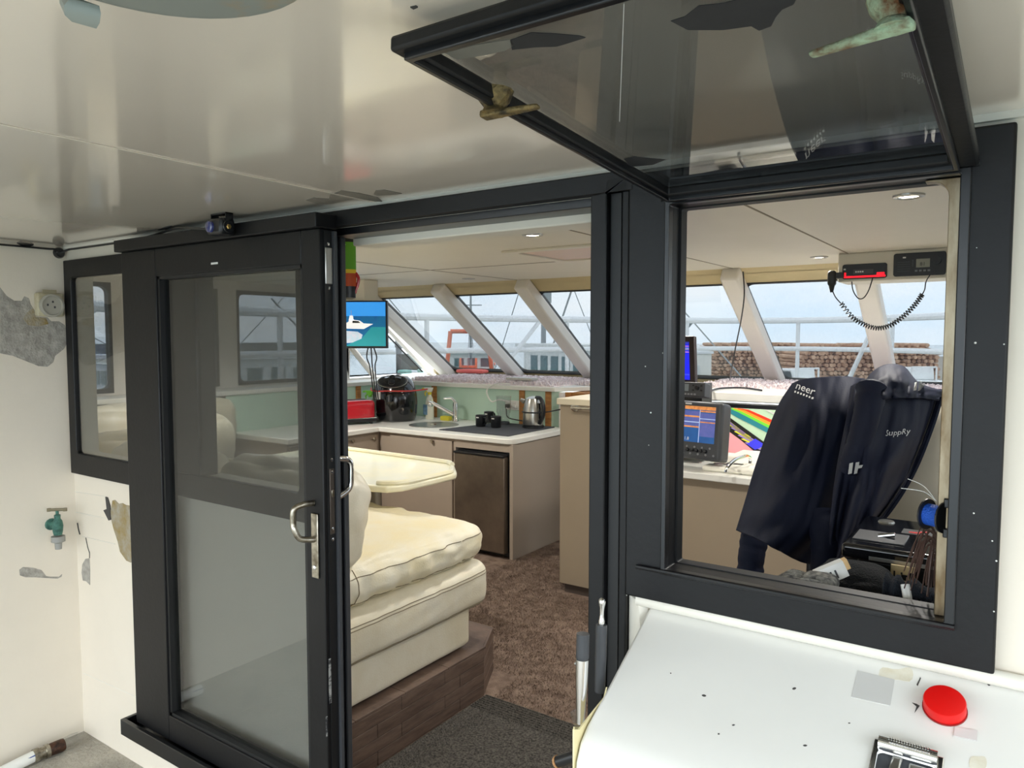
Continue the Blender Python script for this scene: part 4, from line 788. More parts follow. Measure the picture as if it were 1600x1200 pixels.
def fx(u0, u1, w0, w1, mt, nm, n=.0125): MB().box((p.x+u*u0, ry-n-.001, q.z+h*w0), (p.x+u*u1, ry-n+.001, q.z+h*w1)).build(nm, mt, e)
fx(.04, .97, .08, .2, GL, 'lit_strip'); fx(.78, .95, .2, .38, GL, 'lit_button'); fx(.03, .09, .2, .45, GL, 'lit_button'); fx(.25, .7, .32, .62, M('stereo_lcd', (70, 64, 66), .3), 'display'); fx(.03, .08, .62, .72, INK, 'mark')
for i in range(4): fx(.3+.05*i, .335+.05*i, .42, .52, INK, 'display_segment', .0138)
e, p, q = radio(1397, 397, 1478, 429, 'marine_radio', 'dark blue marine radio with small screen in the radio box'); u = q.x-p.x; h = p.z-q.z
fx(.44, .7, .35, .72, M('pale_lcd', (150, 152, 140), .3), 'display'); txt('81', .026, V((p.x+u*.51, ry-.0145, q.z+h*.42)), EX, EZ, BLKP, e)
for i in range(4): fx(.42+.08*i, .47+.08*i, .17, .25, M('grey_button', (128, 130, 134), .5), 'button')
for i in range(5): fx(.08, .32, .2+.1*i, .23+.1*i, GREYP, 'speaker_slot')
fx(.18, .24, .78, .84, INK, 'mark'); fx(.36, .39, .4, .7, GREYP, 'button_column')
MB().lathe([(.018, 0), (.017, .016)], V((p.x+u*.84, ry-.012, q.z+h*.6)), 16, axis=(EX, EZ, -EY)).build('volume_knob', BLKP, e, smooth=True)
mc = at(1300, 435, 1, ry-.02); mic = empty('microphone', mc-EZ*.05, 'black hand microphone clipped to the radio box', 'microphone')
MB().cushion(mc, (.045, .04, .085), .018, (0, 0, 0), 8, 0).tube([mc-EZ*.03, mc-EZ*.075], [.018, .008], 10).build('body', BLKP, mic, smooth=True)
MB().box(mc+V((.018, -.01, 0)), mc+V((.06, .03, .03))).build('clip', BLKP, mic, bevel=.003)
cp_ = [at(x, y, 1, ry-.03) for x, y in ((1301, 455), (1306, 465), (1314, 474))]; cq = [at(x, y, 1, ry-.05) for x, y in ((1314, 474), (1332, 496), (1352, 508), (1372, 513), (1392, 508), (1412, 494), (1430, 476), (1441, 460))]
pth = smoothpath(cq, 420); coil = []
for i, pt_ in enumerate(pth):
    d = (pth[min(i+1, 420)]-pth[max(i-1, 0)]).normalized(); s_ = d.cross(EY).normalized(); an = i/420*2*math.pi*38; coil.append(pt_+(s_*math.cos(an)+EY*math.sin(an))*.011)
cr = MB().tube(smoothpath(cp_, 12), .003, 5).tube(coil, .003, 5).tube(smoothpath([at(1441, 460, 1, ry-.05), at(1445, 452, 1, ry-.04), at(1447, 440, 1, ry-.03), at(1454, 428, 1, ry-.015)], 16), .003, 5)
tag(cr.build('coiled_cord', BLKP, smooth=True), 'black coiled microphone cord looping below the radios', 'cord')
tag(MB().tube(smoothpath([at(x, y, 1, ry-.02) for x, y in ((1331, 440), (1333, 454), (1341, 466), (1350, 465), (1358, 452), (1364, 433))], 24), .003, 5).build('stereo_wire', BLKP, smooth=True), 'thin black wire looping below the car stereo', 'wire')
# ================================================================== HELM CHAIR AND JACKET
hcH = empty('helm_chair', S(1362, 900, 2.5)*1, 'cream upholstered helm chair under the navy jacket', 'chair')
cc_ = S(1358, 728, 2.5); SEATM = M('cream_vinyl', (222, 214, 194), .45, var=.06)
MB().cushion(cc_, (.5, .11, .48), .05, (0, .02, 0), 12, .002).build('backrest', SEATM, hcH, smooth=True)
MB().cushion(cc_+V((.0, .27, -.27)), (.52, .5, .12), .05, (0, 0, .01), 12, .002).build('seat', SEATM, hcH, smooth=True)
MB().box(cc_+V((-.2, .02, -.42)), cc_+V((.2, .45, -.34))).build('seat_base', BLKP, hcH, bevel=.01)
pz = cc_.z-.4; MB().cyl((cc_.x, cc_.y+.25, CF), (cc_.x, cc_.y+.25, pz), .05).build('pedestal', STEEL, hcH, smooth=True)
MB().lathe([(.2, 0), (.19, .015), (.07, .03)], (cc_.x, cc_.y+.25, CF), 24).build('floor_plate', STEEL, hcH, smooth=True)
MB().cushion(cc_+V((.25, .2, -.12)), (.05, .34, .05), .02, (0, 0, 0), 8, 0).build('armrest', BLKP, hcH, smooth=True)
jk = empty('jacket', cc_-EZ*.3, 'navy hooded jacket draped over the helm chair back', 'jacket')
def net(rows, name, mat, nu=70, nv=70, fold=0, ff_=7, seed=0, th=.006):
    R_ = [[S(*p) for p in r] for r in rows]
    def fn(u, v):
        colp = [catmull(r, u) for r in R_]; p = catmull(colp, v)
        d = (p-CAM).normalized(); n = noise.noise(V((u*ff_+seed, v*1.6, seed*.7)))+.5*noise.noise(V((u*ff_*2.2+seed, v*3.0, seed)))
        n += .55*noise.noise(V((u*ff_*1.2+v*3.5, v*3.2-u*3, seed+9)))+.16*noise.noise(V((u*ff_*3.5+v*3, v*6-u*4, seed+19))); return p-d*fold*n*(.3+.7*v)
    return MB().grid(fn, nu, nv).build(name, mat, jk, smooth=True, solid=th)
net([[(1238, 600, 2.52), (1256, 593, 2.44), (1288, 590, 2.36), (1320, 589, 2.32), (1350, 592, 2.33)],
     [(1214, 640, 2.48), (1246, 640, 2.34), (1282, 640, 2.27), (1318, 645, 2.22), (1346, 650, 2.26)],
     [(1184, 720, 2.46), (1226, 720, 2.28), (1268, 727, 2.22), (1305, 735, 2.22), (1335, 740, 2.28)],
     [(1163, 790, 2.46), (1205, 800, 2.26), (1246, 815, 2.2), (1285, 832, 2.22), (1320, 832, 2.28)],
     [(1151, 829, 2.46), (1184, 843, 2.27), (1216, 860, 2.2), (1252, 878, 2.22), (1300, 885, 2.28)]], 'back_panel', NAVY, fold=.05, ff_=4.2, seed=2)
def drape(u, v):
    return cc_+V((-.25+.46*u, .105+.05*v+.012*noise.noise(V((u*5, v*2, 3))), .262-.38*v))
MB().grid(drape, 24, 20).build('front_drape', NAVY, jk, smooth=True, solid=.005)
net([[(1330, 604, 2.2), (1352, 594, 2.16), (1390, 600, 2.14), (1430, 606, 2.2), (1471, 612, 2.27)],
     [(1322, 660, 2.14), (1350, 655, 2.08), (1386, 660, 2.08), (1425, 666, 2.13), (1452, 669, 2.2)],
     [(1308, 735, 2.14), (1335, 735, 2.07), (1367, 735, 2.06), (1400, 737, 2.11), (1424, 737, 2.18)],
     [(1298, 815, 2.16), (1320, 808, 2.09), (1346, 806, 2.08), (1370, 801, 2.11), (1387, 797, 2.17)],
     [(1296, 905, 2.2), (1304, 890, 2.14), (1313, 872, 2.12), (1332, 852, 2.14), (1352, 834, 2.18)]], 'front_panel', NAVY2, fold=.075, ff_=4.6, seed=11)
zp = [S(1473, 611, 2.26), S(1455, 668, 2.19), S(1427, 737, 2.17), S(1390, 797, 2.16), S(1354, 835, 2.17), S(1315, 875, 2.16)]
MB().tube(smoothpath(zp, 40), .008, 6).build('zip_edge', NAVY, jk, smooth=True)
MB().tube(smoothpath([p+RT*-.022-FW*.014 for p in zp], 40), .0022, 5).build('zip_piping', BLKP, jk, smooth=True)
net([[(1348, 612, 2.2), (1360, 586, 2.2), (1384, 571, 2.22), (1410, 573, 2.24), (1426, 590, 2.26), (1440, 607, 2.27)],
     [(1344, 618, 2.12), (1362, 600, 2.1), (1388, 590, 2.1), (1412, 594, 2.12), (1432, 604, 2.18), (1470, 611, 2.26)],
     [(1342, 632, 2.1), (1364, 626, 2.06), (1390, 622, 2.06), (1414, 622, 2.1), (1436, 622, 2.15), (1466, 625, 2.23)]], 'hood', NAVY2, fold=.03, ff_=6, seed=20)
net([[(1348, 612, 2.2), (1360, 586, 2.2), (1384, 571, 2.22), (1410, 573, 2.24), (1426, 590, 2.26), (1440, 607, 2.27)],
     [(1345, 622, 2.4), (1362, 600, 2.42), (1388, 592, 2.42), (1412, 596, 2.42), (1432, 606, 2.4), (1462, 612, 2.36)]], 'hood_back', NAVY, fold=.01, seed=21)
def sleeve(pts, r, nm, mt, seed):
    o = MB().tube(smoothpath([S(*p) for p in pts], 30), [r[0]+(r[1]-r[0])*i/30+.006*noise.noise(V((i*.5, seed, 0))) for i in range(31)], 14).build(nm, mt, jk, smooth=True)
sleeve([(1362, 604, 2.1), (1356, 640, 2.07), (1346, 680, 2.07), (1334, 712, 2.08), (1326, 735, 2.1)], (.04, .028), 'right_sleeve', NAVY2, 1)
sleeve([(1200, 780, 2.5), (1182, 830, 2.48), (1174, 870, 2.46), (1172, 905, 2.46)], (.05, .04), 'left_sleeve', NAVY, 2)
sleeve([(1285, 800, 2.2), (1290, 850, 2.16), (1288, 900, 2.16), (1288, 925, 2.18)], (.045, .035), 'lining', NAVY, 4)
# embroidered lettering and emblem marks on the jacket
jb = V(jk['_b']); jsurf = bvh([o_ for o_ in jk.children if o_.name.split('.')[0] in ('back_panel', 'front_panel', 'hood', 'right_sleeve')])
def onjacket(o, flat=0):
    cl = CAM-jb
    for v in o.data.vertices:
        d = (v.co-cl).normalized(); h_, n_, i_, t_ = jsurf.ray_cast(cl, d)
        if flat and h_ is not None: v.co = h_-d*flat
        elif h_ is not None: v.co = h_+(n_ if n_.dot(d) < 0 else -n_)*.0055-d*.004
def jt(body, size, x, y, dp, ang, nm='embroidery', sh=0):
    u = (RT*math.cos(ang)-UP*math.sin(ang)); w_ = (UP*math.cos(ang)+RT*math.sin(ang)); 
    o = txt(body, size, S(x, y, dp), u, w_, INK, jk, nm, .0003, sh); onjacket(o)
jt('neer', .034, 1244, 608, 2.38, .38)
for i in range(7):
    o = S(1243+i*4.4, 615+i*1.7, 2.36); onjacket(MB().prism([o, o+RT*.005, o+RT*.006+UP*.006, o+RT*.001+UP*.006], -FW*.001).build('embroidery', INK, jk))
jt('SuppRy', .022, 1381, 682, 2.025, -.1, sh=.3)
def mark(x, y, dp, s_):
    o = S(x, y, dp); A = [[(0, 0), (.3, .08), (.42, 1.0), (.12, .92)], [(.5, .02), (.75, .08), (.85, .5), (1.15, .55), (1.25, .8), (.9, .74), (.94, 1.05), (.66, 1.0)]]
    for k in A: onjacket(MB().prism([o+RT*(a*s_)+UP*(c*s_) for a, c in k], -FW*.0015).build('emblem', INK, jk), .012)
mark(1325, 741, 2.015, .032); mark(1427, 611, 2.1, .026)
# ================================================================== THINGS INSIDE THE HATCH SILL
lk = tag(MB().box((-.78, .09, CF), (.2, .34, 1.06)).build('locker', BLKP, bevel=.006), 'black locker just inside the hatch sill', 'cabinet')
a = at(1314, 848, 1, .38); LT = a.z
bx_ = empty('storage_case', (-.2, .6, LT-.22), 'black storage case with red sticker inside the hatch', 'case')
MB().box((a.x+.03, .41, LT-.24), (.12, .68, LT-.035)).build('body', BLKP, bx_, bevel=.01)
ld = MB().box((a.x, .38, LT-.035), (.15, .71, LT)).build('lid', BLKGL, bx_, bevel=.009, seg=3)
MB().box((a.x+.06, .378, LT-.03), (.1, .384, LT-.022)).build('lid_lip', STEEL, ld)
for x0, y0, x1, y1 in ((1331, 842, 1368, 833),):
    p = at(x0, y0, 2, LT); MB().box(p+V((0, 0, 0)), p+V((.11, .10, .003))).build('latch_recess', GREYP, ld, bevel=.002); MB().cyl(p+V((.05, .05, .003)), p+V((.085, .05, .012)), .006).build('lid_clasp', CHROME, ld)
p = at(1415, 834, 2, LT); MB().box(p+V((-.01, 0, 0)), p+V((.06, .05, .0012))).build('sticker', GREYP, ld); MB().prism([p+V((u_, w_, .0013)) for u_, w_ in ((.005, .012), (.03, .01), (.034, .022), (.045, .04), (.035, .044), (.022, .024), (.006, .022))], (0, 0, .0006)).build('red_emblem', REDCAP, ld)
p = at(1385, 816, 2, LT); MB().lathe([(.02, 0), (.018, .004)], p, 16).build('lid_badge', STEEL, ld)
tag(MB().box((-.38, .64, CF), (.2, .71, LT-.3)).box((-.38, .41, LT-.30), (.2, .71, LT-.242)).build('case_shelf', M('dark_shelf', (40, 38, 40), .6), bevel=.004), 'dark shelf carrying the black storage case', 'shelf')
p = at(1392, 882, 1, .345); q = at(1429, 917, 1, .345); cdl = tag(MB().box((p.x, .345, q.z), (q.x, .352, p.z)).build('instruction_card', M('kraft_card', (198, 178, 136), .8)), 'kraft card with handwritten marks beside the cable ties', 'card')
for i, (u0, w0, hh) in enumerate(((.12, .3, .4), (.3, .4, .1), (.42, .55, .12), (.45, .25, .3), (.62, .45, .1), (.78, .35, .35), (.6, .1, .06))):
    x = p.x+(q.x-p.x)*u0; z = q.z+(p.z-q.z)*w0; MB().box((x, .3438, z), (x+.0035+.006*(i % 2), .345, z+(p.z-q.z)*hh)).build('pen_mark', BLKP, cdl)
# bundle of loose cable ties hanging beside the channel
TIE = M('brown_tie', (84, 62, 54), .5, var=.4); tr_ = random.Random(12)
ce_ = empty('cable_ties', at(1465, 850, 1, .1), 'bundle of thin brown cable ties drooping beside the hatch channel', 'cable ties')
for i in range(34):
    s0 = at(1467+tr_.uniform(-2, 4), tr_.uniform(828, 872), 1, .05+tr_.uniform(0, .015)); k = tr_.random()
    ex, ey = (tr_.uniform(1412, 1440), tr_.uniform(870, 930)) if k < .6 else (tr_.uniform(1445, 1462), tr_.uniform(890, 935))
    en = at(ex, ey, 1, .055+tr_.uniform(0, .02)); md = s0.lerp(en, .55)+V((0, 0, .035+tr_.uniform(0, .02)))
    MB().tube(smoothpath([s0, md, en], 10), .0011, 4).build('tie', TIE, ce_)
# blue line spool clipped to the channel
so_ = at(1462, 806, 1, .01); sp_ = empty('line_spool', so_-EZ*.02, 'blue fishing line spool in a black clip on the channel', 'spool')
A3 = (EZ, V((.45, .9, 0)).normalized(), V((-.9, .45, 0)).normalized())
MB().lathe([(.019, -.014), (.019, .014)], so_, 20, axis=A3).build('blue_line', M('blue_line', (20, 84, 190), .5, bump=.5, bs=400), sp_, smooth=True)
for s_ in (.014, -.017): MB().lathe([(.027, s_), (.027, s_+.003)], so_, 24, axis=A3).build('flange', BLKP, sp_)
MB().lathe([(.006, .0172), (.005, .019)], so_, 12, axis=A3).build('hub_mark', INK, sp_)
MB().box(so_+V((.012, -.012, .018)), so_+V((.04, .02, .034))).box(so_+V((.012, -.012, -.034)), so_+V((.04, .02, -.018))).box(so_+V((.028, -.012, -.03)), so_+V((.04, .02, .03))).build('clip', BLKP, sp_, bevel=.002)
MB().tube(smoothpath([so_+V((0, 0, .026)), so_+V((-.02, .0, .04)), so_+V((-.055, 0, .042))], 10), .0006, 4).tube(smoothpath([so_+V((0, 0, .026)), so_+V((-.02, .0, .05)), so_+V((-.045, 0, .06))], 10), .0006, 4).build('line_end', INK, sp_)
# beanie, cloth, gloves and a small box on the locker top
bn = at(1345, 908, 1, .26); tag(MB().cushion(bn+V((-.01, 0, -.01)), (.15, .12, .07), .03, (.01, .01, .012), 12, .008, 14).build('beanie', M('black_knit', (20, 22, 26), .95, bump=.8, bs=300), smooth=True), 'black knitted beanie lying on the hatch sill', 'beanie')
sk_ = empty('rolled_garment', at(1420, 925, 1, .15), 'dark navy rolled garment with grey tag on the hatch sill', 'garment')
MB().tube(smoothpath([at(1382, 925, 1, .14), at(1398, 928, 1, .14), at(1425, 935, 1, .14), at(1475, 948, 1, .14)], 24), [.034+.006*math.sin(i*.9) for i in range(25)], 12).build('roll', M('navy_fleece', (16, 24, 36), .95, bump=.6, bs=250), sk_, smooth=True)
p = at(1417, 938, 1, .108); MB().tube(smoothpath([p+V((-.004, .0, .03)), p+V((.002, -.008, .005)), p+V((.004, -.004, -.02))], 10), .008, 8).build('grey_tag', INK, sk_, smooth=True)
gl = empty('work_glove', at(1262, 905, 1, .14), 'grey and white work glove on the hatch sill', 'glove'); GW = M('grey_white_glove', (150, 148, 140), .9, c2=(58, 58, 60), vs=70)
gp = at(1280, 910, 1, .12); MB().cushion(gp, (.07, .06, .03), .014, (0, 0, .004), 8, .002).build('palm', GW, gl, smooth=True)
for i in range(4): MB().tube(smoothpath([gp+V((-.03, -.02+.014*i, .0)), gp+V((-.055, -.026+.016*i, .004)), gp+V((-.082+.004*abs(i-1), -.03+.018*i, -.006))], 8), [.009, .0088, .0085, .008, .008, .0078, .0075, .007, .005], 8).build('finger', GW, gl, smooth=True)
MB().tube(smoothpath([gp+V((.01, -.03, .004)), gp+V((-.01, -.045, .01)), gp+V((-.03, -.048, .008))], 8), .0085, 8).build('thumb', GW, gl, smooth=True)
bxp = at(1298, 895, 1, .16); RR = Matrix.Rotation(.5, 3, 'Z') @ Matrix.Rotation(-.45, 3, 'Y')
kb = empty('small_carton', bxp-EZ*.02, 'small white carton with grey print standing by the glove', 'carton')
MB().cushion(bxp, (.062, .02, .035), .002, (0, 0, 0), 4, 0, T=RR).build('carton', INK, kb)
for i in range(3): MB().cushion(bxp+RR @ V((-.012+.01*i, -.0105, -.003)), (.004, .001, .018), .0003, (0, 0, 0), 2, 0, T=RR).build('print', GREYP, kb)
MB().cushion(bxp+RR @ V((.034, 0, .006)), (.012, .018, .022), .002, (0, 0, 0), 4, 0, T=RR).build('wooden_plug', M('pale_wood', (216, 180, 128), .7), kb)
# ================================================================== COCKPIT THINGS
# sloped white console below the hatch
cs = empty('console_box', (-.1, -.2, 0), 'white sloped locker console below the hatch opening', 'console')
prof = [(-.001, 1.0789), (-.03, 1.0638), (-.12, 1.017), (-.22, .965), (-.285, .935), (-.31, .915), (-.325, .885), (-.33, .84), (-.33, .0), (-.001, .0)]
MB().prism([V((-.64, y, z)) for y, z in prof], (1.63, 0, 0)).build('body', M('white_console_gelcoat', (232, 231, 226), .3, var=.03, vs=4), cs, bevel=.006)
MB().tube([(-.665, -.015, 1.088), (.99, -.015, 1.088)], .013, 10).build('sealant_bead', WHITE, cs, smooth=True)
MB().hexa([V(p) for p in ((-.688, -.008, .9), (-.645, -.022, .9), (-.645, -.002, .9), (-.688, -.002, .9), (-.688, -.008, 1.092), (-.66, -.022, 1.085), (-.645, -.002, 1.092), (-.688, -.002, 1.092))]).build('filler_strip', WHITE, cs)
SP0 = V((0, -.12, 1.017)); SN = V((0, -.052, .1)).normalized(); SN = V((0, -.5, 1)).normalized(); SV = V((0, 1, .5)).normalized()
SN = V((0, -.052, .1)).normalized(); SV = V((0, .1, .052)).normalized()
def sp(x, y, lift=0): return onp(x, y, SP0+SN*lift, SN)
c = sp(1476, 1108, .0008); rc = empty('red_cap', c, 'round red plastic cap on the white console', 'cap')
MB().lathe([(.031, 0), (.031, .019), (.0298, .0215), (.027, .0222), (.002, .0224)], c, 40, axis=(EX, SV, SN)).build('cap', REDCAP, rc, smooth=True)
MB().lathe([(.0325, 0), (.0325, .003)], c, 36, axis=(EX, SV, SN)).build('base_ring', M('dark_red', (150, 20, 18), .5), rc)
la = empty('latch_handle', sp(1420, 1185), 'chrome flush latch with knurled grip on the console', 'latch')
lc = sp(1416, 1196, .0009)
KS = .66
def sq(u, v, n): return lc+(EX*u+SV*v+SN*n)*KS
MB().holed(lc, EX, SV, (-.05, .05, -.046, .03), (-.04, .041, -.04, .008), .008, SN*.005).build('bezel', CHROME, la, bevel=.004)
MB().hexa([sq(u, v, n) for n in (.0, .001) for u, v in ((-.062, -.062), (.064, -.062), (.064, .014), (-.062, .014))]).build('recess', GREYP, la)
MB().tube([sq(-.062, .028, .019), sq(.062, .028, .019)], .0112, 14).build('grip', CHROME, la, smooth=True)
kn = MB()
for i in range(16):
    for j in range(4):
        a = .5+j*.45; p = sq(-.04+.0055*i+(.0027 if j % 2 else 0), .028+.017*math.cos(a), .019+.017*math.sin(a)); kn.lathe([(.0016, 0), (.0005, .001)], p, 6, axis=(EX, (SV*-math.sin(a)+SN*math.cos(a)), (SV*math.cos(a)+SN*math.sin(a))))
kno = kn.build('knurling', CHROME, la); kno['kind'] = 'stuff'
MB().hexa([sq(u, v, n) for n in (.0, .012) for u, v in ((-.035, -.04), (-.012, -.04), (-.008, .01), (-.03, .01))]).build('lever', STEEL, la, bevel=.003)
MB().hexa([sq(u, v, n) for n in (.0, .008) for u, v in ((.005, -.05), (.05, -.05), (.05, .005), (.005, .005))]).build('push_plate', STEEL, la, bevel=.003)
VIN = M('faded_vinyl_patch', (206, 205, 202), .5, var=.05)
body = [o_ for o_ in cs.children if o_.name.startswith('body')][0]
for pts in ([(1340, 1048), (1398, 1062), (1391, 1103), (1330, 1089)],):
    MB().prism([sp(x, y) for x, y in pts], SN*.0008).build('vinyl_patch', VIN, body)
MB().prism([sp(x, y, .001) for x, y in ((1492, 1136), (1527, 1142), (1526, 1158), (1490, 1150))], SN*.0012).build('curled_label', M('curled_label', (214, 208, 206), .5), body)
STN = M('glue_stain', (214, 206, 184), .6, c2=(226, 222, 208), vs=40)
MB().prism([sp(1400+27*math.cos(a), 1054+12*math.sin(a)+4*math.sin(3*a)) for a in [i*math.pi/9 for i in range(18)]], SN*.0005).build('glue_stain', STN, body)
MB().prism([sp(1528+14*math.cos(a), 1192+12*math.sin(a)+2*math.sin(3*a)) for a in [i*math.pi/9 for i in range(18)]], SN*.0005).build('glue_stain', STN, body)
for x, y, r in ((1241, 1076, 3), (1258, 1165, 2.5), (1100, 1087, 3), (1437, 1039, 2.5), (1327, 1130, 1.4), (1146, 1133, 2), (1048, 1052, 1.4), (1123, 1147, 2), (1545, 1070, 2.5)):
    MB().prism([sp(x+r*math.cos(a)*(1+.4*math.sin(2*a+x)), y+r*.6*math.sin(a)) for a in [i*math.pi/4 for i in range(8)]], SN*.0006).build('paint_chip', DARKP, body)
for pts in ([(1432, 1070), (1438, 1058), (1439, 1060), (1434, 1072)], [(1425, 1098), (1432, 1100), (1437, 1103), (1429, 1114), (1432, 1104)]):
    MB().prism([sp(x, y) for x, y in pts], SN*.0006).build('paint_chip', DARKP, body)
# white cover strip at the frame corner
# tool holder with two tools on the console's left side
hx = -.665
def hq(x, y, X=hx): return at(x, y, 0, X)
th = empty('tool_holder', hq(915, 1190), 'cream metal tool pocket fixed to the side of the console', 'tool holder')
MB().prism([hq(x, y, -.643) for x, y in ((949, 1074), (945, 1090), (905, 1140), (897, 1140), (897, 1330), (912, 1330), (920, 1170), (945, 1092))], (-.003, 0, 0)).build('back_plate', CREAMP, th)
MB().prism([hq(x, y, -.70) for x, y in ((898, 1136), (915, 1137), (916, 1330), (899, 1330))], (-.004, 0, 0)).box((-.704, hq(915, 1180, -.70).y, hq(899, 1330, -.70).z), (-.643, hq(915, 1180, -.70).y+.003, hq(915, 1137, -.70).z)).build('pocket', CREAMP, th, bevel=.001)
def knife(x, ytop, ymid, ybot, lab, chrome_top):
    X = -.675; t_ = hq(x, ytop, X); m_ = hq(x-1, ymid, X); b_2 = hq(x-4, ybot, X)
    e = empty('hand_tool', b_2, lab, 'tool')
    if not chrome_top:
        MB().tube(smoothpath([t_, t_.lerp(m_, .08), t_.lerp(m_, .5), m_], 16), [.009]+[.0125]*14+[.0125, .011], 12).build('grip', GREYP, e, smooth=True)
        MB().tube([m_, m_.lerp(b_2, .3), m_.lerp(b_2, .8), b_2], [.0125, .012, .009, .008], 12).build('steel_shank', CHROME, e, smooth=True)
        MB().cyl(m_+V((-.011, -.004, -.01)), m_+V((-.0135, -.004, -.01)), .003).build('rivet', STEEL, e)
    else:
        MB().tube(smoothpath([t_, t_.lerp(m_, .3), t_.lerp(m_, .7), m_], 16), [.002, .005, .0065, .007, .0068, .006, .005, .0045, .0042, .004, .004, .0045, .005, .006, .006, .006, .006], 10).build('steel_hook', CHROME, e, smooth=True)
        MB().tube(smoothpath([m_, m_.lerp(b_2, .05), m_.lerp(b_2, .5), m_.lerp(b_2, .9), b_2], 16), [.008, .0105, .011, .011, .0115, .0115, .0115, .0115, .0115, .011, .011, .011, .0105, .0105, .0105, .01, .008], 12).build('grip', GREYP, e, smooth=True)
knife(911, 990, 1030, 1130, 'grey capped steel tool standing nearest the doorway in the tool pocket', False)
knife(941, 934, 976, 1082, 'dark handled gutting knife with steel tip in the tool pocket', True)
# clear tab taped on the pocket
tag(MB().prism([hq(x, y, -.705) for x, y in ((891, 1113), (914, 1100), (913, 1137), (898, 1136))], (-.001, 0, 0)).build('clear_tab', G_CLEAR), 'clear plastic tab taped to the tool pocket', 'tab')
rd0 = hq(872, 1190, -.72); rd1 = hq(915, 1176, -.66)
rd = empty('rod_handle', rd0, 'black rod handle with cork end below the tool pocket', 'rod')
MB().cyl(rd0, rd1, .011, n=16).build('tube', BLKP, rd, smooth=True)
dd = (rd0-rd1).normalized(); MB().cyl(rd0, rd0+dd*.006, .0125, .011).build('cork', M('cork', (206, 164, 118), .9, c2=(160, 112, 72), vs=90), rd)
# rear-view camera above the door
cmt = at(345, 334, 2, ZC); cb = at(347, 356, 1, cmt.y); cme = empty('rear_camera', cb+V((0, 0, .05)), 'small black camera in a bracket above the sliding door', 'camera')
MB().box(cb+V((-.033, -.03, -.022)), cb+V((.036, .02, .024))).build('housing', BLKP, cme, bevel=.008)
MB().box(cb+V((-.036, -.012, .02)), cb+V((-.033, .012, ZC-cb.z))).box(cb+V((.034, -.012, .0)), cb+V((.037, .012, ZC-cb.z))).box(cb+V((-.036, -.012, ZC-cb.z-.004)), cb+V((.037, .012, ZC-cb.z))).build('bracket', BLKP, cme)
MB().lathe([(.017, 0), (.016, .006), (.012, .008)], cb+V((-.012, -.03, 0)), 18, axis=(EX, EZ, -EY)).build('lens', M('blue_coated_lens', (34, 44, 110), .1, coat=1), cme, smooth=True)
MB().lathe([(.018, 0), (.016, .003)], cb+V((.036, -.004, 0)), 16, axis=(EY, EZ, EX)).build('pivot_knob', BLKP, cme); MB().lathe([(.008, .003), (.006, .006)], cb+V((.036, -.004, 0)), 6, axis=(EY, EZ, EX)).build('pivot_screw', M('brass_screw', (206, 176, 110), .3, 1), cme)
# camera cable with two splices and a wall grommet
gr = at(94, 395, 0, XW+.012)
cab = [at(-30, 366, 0, XW+.01), at(10, 376, 0, XW+.01), at(30, 379, 0, XW+.012), at(55, 380, 0, XW+.01), at(75, 381, 0, XW+.01), at(86, 388, 0, XW+.012), gr]
cab2 = [gr, at(107, 384, 1, -.012), at(120, 379, 1, -.012), at(180, 372, 1, -.012), at(215, 364, 1, -.02), at(240, 357, 1, cb.y*.35), at(275, 352, 1, cb.y*.7), at(300, 357, 1, cb.y*.9), at(330, 358, 1, cb.y)]
ccb = empty('camera_cable', gr, 'black camera cable strung along the wall to the camera', 'cable')
for p in cab+cab2: p.z = min(p.z, ZC-.012)
MB().tube(smoothpath(cab, 40), .0042, 6).build('cable_run', BLKP, ccb, smooth=True); MB().tube(smoothpath(cab2, 60), .0042, 6).build('cable_run', BLKP, ccb, smooth=True)
for p, q in ((at(27, 379, 0, XW+.012), at(52, 382, 0, XW+.012)), (at(240, 357, 1, cb.y*.35), at(268, 352, 1, cb.y*.65))): MB().tube([p, p.lerp(q, .2), p.lerp(q, .8), q], [.004, .009, .009, .004], 8).build('splice', BLKP, ccb, smooth=True)
for x, y in ((112, 381), (178, 372)): MB().box(at(x, y, 1, -.012)-V((.006, .01, .007)), at(x, y, 1, -.012)+V((.006, .011, .007))).build('cable_clip', BLKP, ccb, bevel=.002)
tag(MB().lathe([(.022, 0), (.022, .006), (.017, .014), (.006, .016)], V((XW, gr.y, gr.z)), 20, axis=(EY, EZ, EX)).build('grommet', BLKGL, smooth=True), 'round black cable grommet in the left wall corner', 'grommet')
# wall socket
a = at(52, 457, 0, XW); b_ = at(96, 495, 0, XW); sk2 = empty('wall_socket', V((XW, (a.y+b_.y)/2, b_.z)), 'aged cream power inlet socket on the left wall', 'socket')
AGED = M('aged_cream_plastic', (204, 196, 168), .5, c2=(176, 164, 132), vs=20); sy, sz = (a.y+b_.y)/2, (a.z+b_.z)/2; hw = abs(b_.y-a.y)/2; hh = abs(a.z-b_.z)/2
MB().box((XW, sy-hw, sz-hh), (XW+.03, sy+hw, sz+hh)).build('housing', AGED, sk2, bevel=.008, seg=3)
MB().lathe([(.045, 0), (.045, .012), (.038, .014), (.036, .004), (.002, .004)], (XW+.03, sy, sz-.004), 28, axis=(EY, EZ, EX)).build('round_face', M('grey_socket_face', (176, 172, 160), .4), sk2, smooth=True)
for a_ in (-.6, 1.2, 3.1): MB().box((XW+.034, sy+.014*math.cos(a_)-.003, sz+.014*math.sin(a_)-.006), (XW+.0355, sy+.014*math.cos(a_)+.003, sz+.014*math.sin(a_)+.002)).build('pin_slot', GREYP, sk2)
